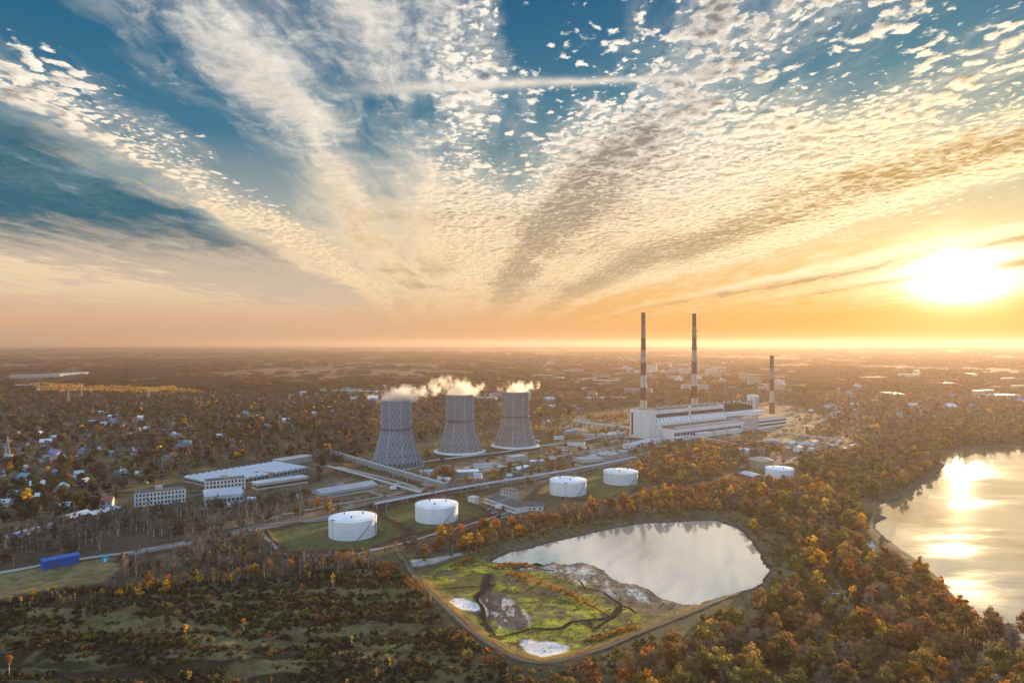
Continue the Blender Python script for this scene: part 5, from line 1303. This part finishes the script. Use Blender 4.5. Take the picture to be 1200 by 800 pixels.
MB().box(-3.5, -1.2, 1.0, 1.6, 1.2, 3.4).build('cargo_box', MATS['white_metal'], truck); c = MB().extr([(-1.15, .7), (1.15, .7), (1.15, 2.5), (-1.15, 2.5)], 1.9, 3.6).build('cab', MATS['blue_paint'], truck)
MB().box(3.3, -1.0, 1.6, 3.63, 1.0, 2.35).build('windscreen', MATS['glass_dark'], c)
for sx in (-2.4, -1.2, 2.7): MB().tube((sx, -1.25, .5), (sx, 1.25, .5), .5, .5, 10).build('wheel', MATS['steel_dark'], truck)
for k, (px, py, lab) in enumerate([(462,575,'white boxed lorry on the service road by the pipe bridge'), (598,560,'white boxed lorry on the sandy road behind the oil tanks'), (700,538,'white boxed lorry on the sandy road near the low grey tank'), (586,598,'white boxed lorry parked by the low office'), (925,527,'white boxed lorry in the storage yard right of the works'), (272,596,'white boxed lorry parked in front of the grey blue warehouse')]):
    r = truck if k == 0 else copy_tree(truck); x, y = W(px, py); r.location = (x, y, .6); r.rotation_euler = (0, 0, (.4, .5, .45, -.5, .2, .3)[k]); r['label'] = lab

# gardens and towns -----------------------------------------------------
def house_kind(L, B, hh, rd, kindname='house'):
    r = thing(kindname, (0, 0, 0), 'house', 'house'); o = MB().extr([(-B/2, -.6), (B/2, -.6), (B/2, hh), (0, hh+rd-.05), (-B/2, hh)], -L/2, L/2).build('wall', MATS['painted'], r); tint(o, (.5, .5, .5))
    m = MB()
    for s in (-.3, .0, .3): m.box(s*L-.5, -B/2-.06, hh*.35, s*L+.5, -B/2+.03, hh*.8)
    m.build('window', MATS['glass_dark'], o)
    q = MB().extr([(-B/2-.5, hh-.35), (0, hh+rd), (B/2+.5, hh-.35), (B/2+.5, hh-.1), (0, hh+rd+.25), (-B/2-.5, hh-.1)], -L/2-.5, L/2+.5).build('roof', MATS['roof_painted'], r); tint(q, (.5, .5, .5)); return r
def paint(r, wc, rc):
    for c in r.children:
        if c.name.startswith('wall'): tint(c, wc)
        elif c.name.startswith('roof'): tint(c, rc)
WALLS = {'white': (.50,.49,.47), 'cream': (.40,.34,.26), 'brick': (.24,.12,.08), 'grey': (.28,.28,.29)}
ROOFS = {'pale grey': (.34,.36,.38), 'teal': (.05,.22,.24), 'rust red': (.26,.07,.045), 'dark grey': (.10,.10,.11), 'blue': (.07,.17,.36), 'white': (.52,.52,.52), 'green': (.05,.18,.10)}
HP = [house_kind(9, 7, 3.4, 2.6), house_kind(12, 8, 5.6, 3.0), house_kind(7, 6, 2.8, 2.4)]; used = [False]*3
def houses(pts, region, r3, smin=.65, smax=1.0):
    for x, y in pts:
        k = int(r3.integers(3)); r = HP[k] if not used[k] else copy_tree(HP[k]); used[k] = True
        wn = list(WALLS)[r3.choice(4, p=[.5, .22, .13, .15])]; rn = list(ROOFS)[r3.choice(7, p=[.30, .15, .13, .12, .10, .14, .06])]; s = r3.uniform(smin, smax)
        r.location = (x, y, max(0, float(hgt(np.array([x]), np.array([y]))[0]))); r.rotation_euler = (0, 0, r3.choice([.2, 1.77, .5, -.3])+r3.normal()*.1); r.scale = (s, s, s); paint(r, WALLS[wn], ROOFS[rn])
        r['label'] = f'{wn} house with {rn} roof {region}'; r['group'] = f'{wn} houses with {rn} roofs {region}'
r3 = np.random.default_rng(12)
def spots(poly, n, gap):
    P = WP(poly); lo, hi = P.min(0), P.max(0); out = []
    for _ in range(n*60):
        p = r3.uniform(lo, hi)
        if inpoly(np.array([p[0]]), np.array([p[1]]), P)[0] and all((p[0]-q[0])**2+(p[1]-q[1])**2 > gap*gap for q in out): out.append(p)
        if len(out) >= n: break
    return out
houses(spots([(-20,598),(-20,520),(60,520),(140,530),(150,560),(140,598),(60,604)], 34, 19), 'among the dark gardens at the left edge', r3)
houses([W(*q) for q in [(108,497),(120,488),(126,500),(132,495),(143,498),(158,494),(123,502),(216,526),(214,530),(203,512),(145,555),(53,541),(72,537),(30,565),(146,551),(148,519),(287,487),(237,491)]], 'in clearings of the left wood', r3, .75, 1.2)
houses(spots([(-10,600),(-10,500),(120,482),(260,500),(280,530),(200,560),(140,585),(90,604)], 60, 14), 'in the dense garden plots at the left', r3, .5, .8)
houses(spots([(640,470),(640,425),(900,418),(1000,440),(960,470)], 60, 40), 'in the hazy town behind the chimneys', r3, 1.0, 1.7)
houses(spots([(200,520),(100,500),(60,480),(150,474),(300,470),(400,478),(405,500),(330,515),(260,520)], 50, 24), 'in the wooded suburb left of the cooling towers', r3)
houses(spots([(330,476),(330,460),(440,457),(700,470),(700,490),(640,490),(640,470)], 45, 30), 'on the plain behind the cooling towers', r3, 1.0, 1.6)
houses(spots([(930,470),(960,455),(1200,458),(1210,490),(1100,500),(1010,505)], 30, 30), 'on the hazy plain right of the chimneys', r3, 1.0, 1.6)
def block(L, B, hh):
    r = thing('apartment_block', (0, 0, 0), 'block', 'apartment block'); o = MB().box(-L/2, -B/2, -2, L/2, B/2, hh).build('wall', MATS['painted'], r); tint(o, (.5, .5, .5))
    m = MB(); nf = int(hh/3)
    for j in range(nf): m.box(-L/2+1, -B/2-.1, j*3+1.0, L/2-1, -B/2+.1, j*3+2.2)
    m.build('window_row', MATS['glass_dark'], o); q = MB().box(-L/2-.3, -B/2-.3, hh, L/2+.3, B/2+.3, hh+.7).build('roof', MATS['roof_painted'], r); tint(q, (.4, .4, .4)); return r
BK = [block(60, 13, 15), block(38, 13, 27), block(75, 30, 9)]; ub = [False]*3
def blocks(pts, region, r3):
    for x, y in pts:
        k = int(r3.choice(3, p=[.5, .18, .32])); r = BK[k] if not ub[k] else copy_tree(BK[k]); ub[k] = True; wn = ('white', 'cream', 'grey')[r3.choice(3, p=[.5, .3, .2])]; s = r3.uniform(.7, 1.15)
        nm = ('long', 'tall', 'broad low')[k]; r.location = (x, y, max(0, float(hgt(np.array([x]), np.array([y]))[0]))); r.rotation_euler = (0, 0, r3.choice([.1, .35, -.2, 1.5])+r3.normal()*.08); r.scale = (s, s, s)
        paint(r, WALLS[wn], (.22, .215, .21)); r['label'] = f'{nm} {wn} apartment block {region}'; r['group'] = f'{nm} {wn} apartment blocks {region}'
blocks(spots([(625,440),(640,425),(740,420),(860,430),(960,440),(960,462),(850,466),(740,472),(680,462)], 85, 55), 'in the hazy town behind the chimneys', r3)
blocks(spots([(380,462),(400,455),(520,462),(640,470),(630,480),(520,478)], 10, 60), 'behind the cooling towers', r3)
blocks(spots([(960,455),(1000,440),(1200,440),(1200,470),(1060,475)], 9, 140), 'on the golden plain far right', r3)
blocks(spots([(330,416),(420,412),(560,416),(700,412),(700,422),(500,424)], 16, 250), 'on the far horizon plain', r3)
for a, b, dp, hh, lab in (((12,443.5),(68,442),45,9,'long pale far industrial hall left of the golden wood strip'), ((70,441),(105,438.5),40,8,'second long pale far hall next to the first'), ((20,455),(45,454),40,8,'teal grey far hall just left of the golden wood strip')):
    building('industrial_hall', a, b, dp, hh, lab, 'concrete', 'roof_grey', 'flat', 'hall')
building('industrial_hall', (1168,468), (1196,467), 40, 8, 'pale flat far hall near the right edge of the plain', 'tan_wall', 'roof_pale', 'flat', 'hall')
# landing stage on the river and the weir boom
r = thing('river_jetty', (*W(1176, 524.5), -.8), 'dark low jetty reaching into the far end of the river', 'jetty', -.02)
MB().box(-24, -1.6, .6, 24, 1.6, 1.1).build('deck', MATS['wood_dark'], r); m = MB()
for k in range(13):
    for s in (-1.3, 1.3): m.tube((-23.5+k*3.9, s, -1.5), (-23.5+k*3.9, s, 1.6), .2, .2, 6)
m.build('pile', MATS['wood_dark'], r)

# cars in the yards
car = thing('parked_car', (0, 0, 0), 'car', 'car'); b = MB().extr([(-.88, .35), (.88, .35), (.88, .95), (-.88, .95)], -2.15, 2.15).build('body', MATS['painted'], car); tint(b, (.5, .5, .5))
MB().add([(-1.5, -.8, .95), (1.0, -.8, .95), (1.0, .8, .95), (-1.5, .8, .95), (-1.1, -.68, 1.5), (.35, -.68, 1.5), (.35, .68, 1.5), (-1.1, .68, 1.5)], [(0, 3, 2, 1), (4, 5, 6, 7), (0, 1, 5, 4), (1, 2, 6, 5), (2, 3, 7, 6), (3, 0, 4, 7)]).build('cabin', MATS['glass_dark'], car)
for sx in (-1.35, 1.35):
    for sy in (-.8, .8): MB().tube((sx, sy-.1, .33), (sx, sy+.1, .33), .33, .33, 10).build('wheel', MATS['steel_dark'], car)
CARS = {'white': (.6,.6,.6), 'dark grey': (.08,.08,.09), 'red': (.35,.04,.03), 'silver': (.38,.39,.40), 'dark blue': (.03,.06,.20)}
first = True; r4 = np.random.default_rng(21)
for reg, ln, m, rz in (('beside the low office by the tracks', [(572,601),(600,609),(622,606)], 8, .9), ('in front of the grey blue warehouse', [(240,598),(262,597),(285,595)], 7, 1.5), ('on the works road below the boiler house', [(700,532),(740,530),(780,524)], 8, .6),
                       ('on the track behind the oil tanks', [(545,572),(600,562),(660,550)], 7, .6), ('by the storage yard right of the works', [(908,517),(950,520),(1000,526)], 8, .2), ('beside the long grey gabled shed', [(380,590),(410,587),(440,582)], 6, .5)):
    l = smooth_line(WP(ln), 3.0)
    for k in range(m):
        p = l[int((k+.5)/m*len(l))]+r4.normal(size=2)*1.2; cn = list(CARS)[int(r4.integers(5))]; r = car if first else copy_tree(car); first = False
        r.location = (p[0], p[1], max(.5, float(hgt(p[:1], p[1:])[0]))+.05); r.rotation_euler = (0, 0, rz+r4.normal()*.15)
        for c in r.children:
            if c.name.startswith('body'): tint(c, CARS[cn])
        r['label'] = f'{cn} car parked {reg}'; r['group'] = f'{cn} cars parked {reg}'
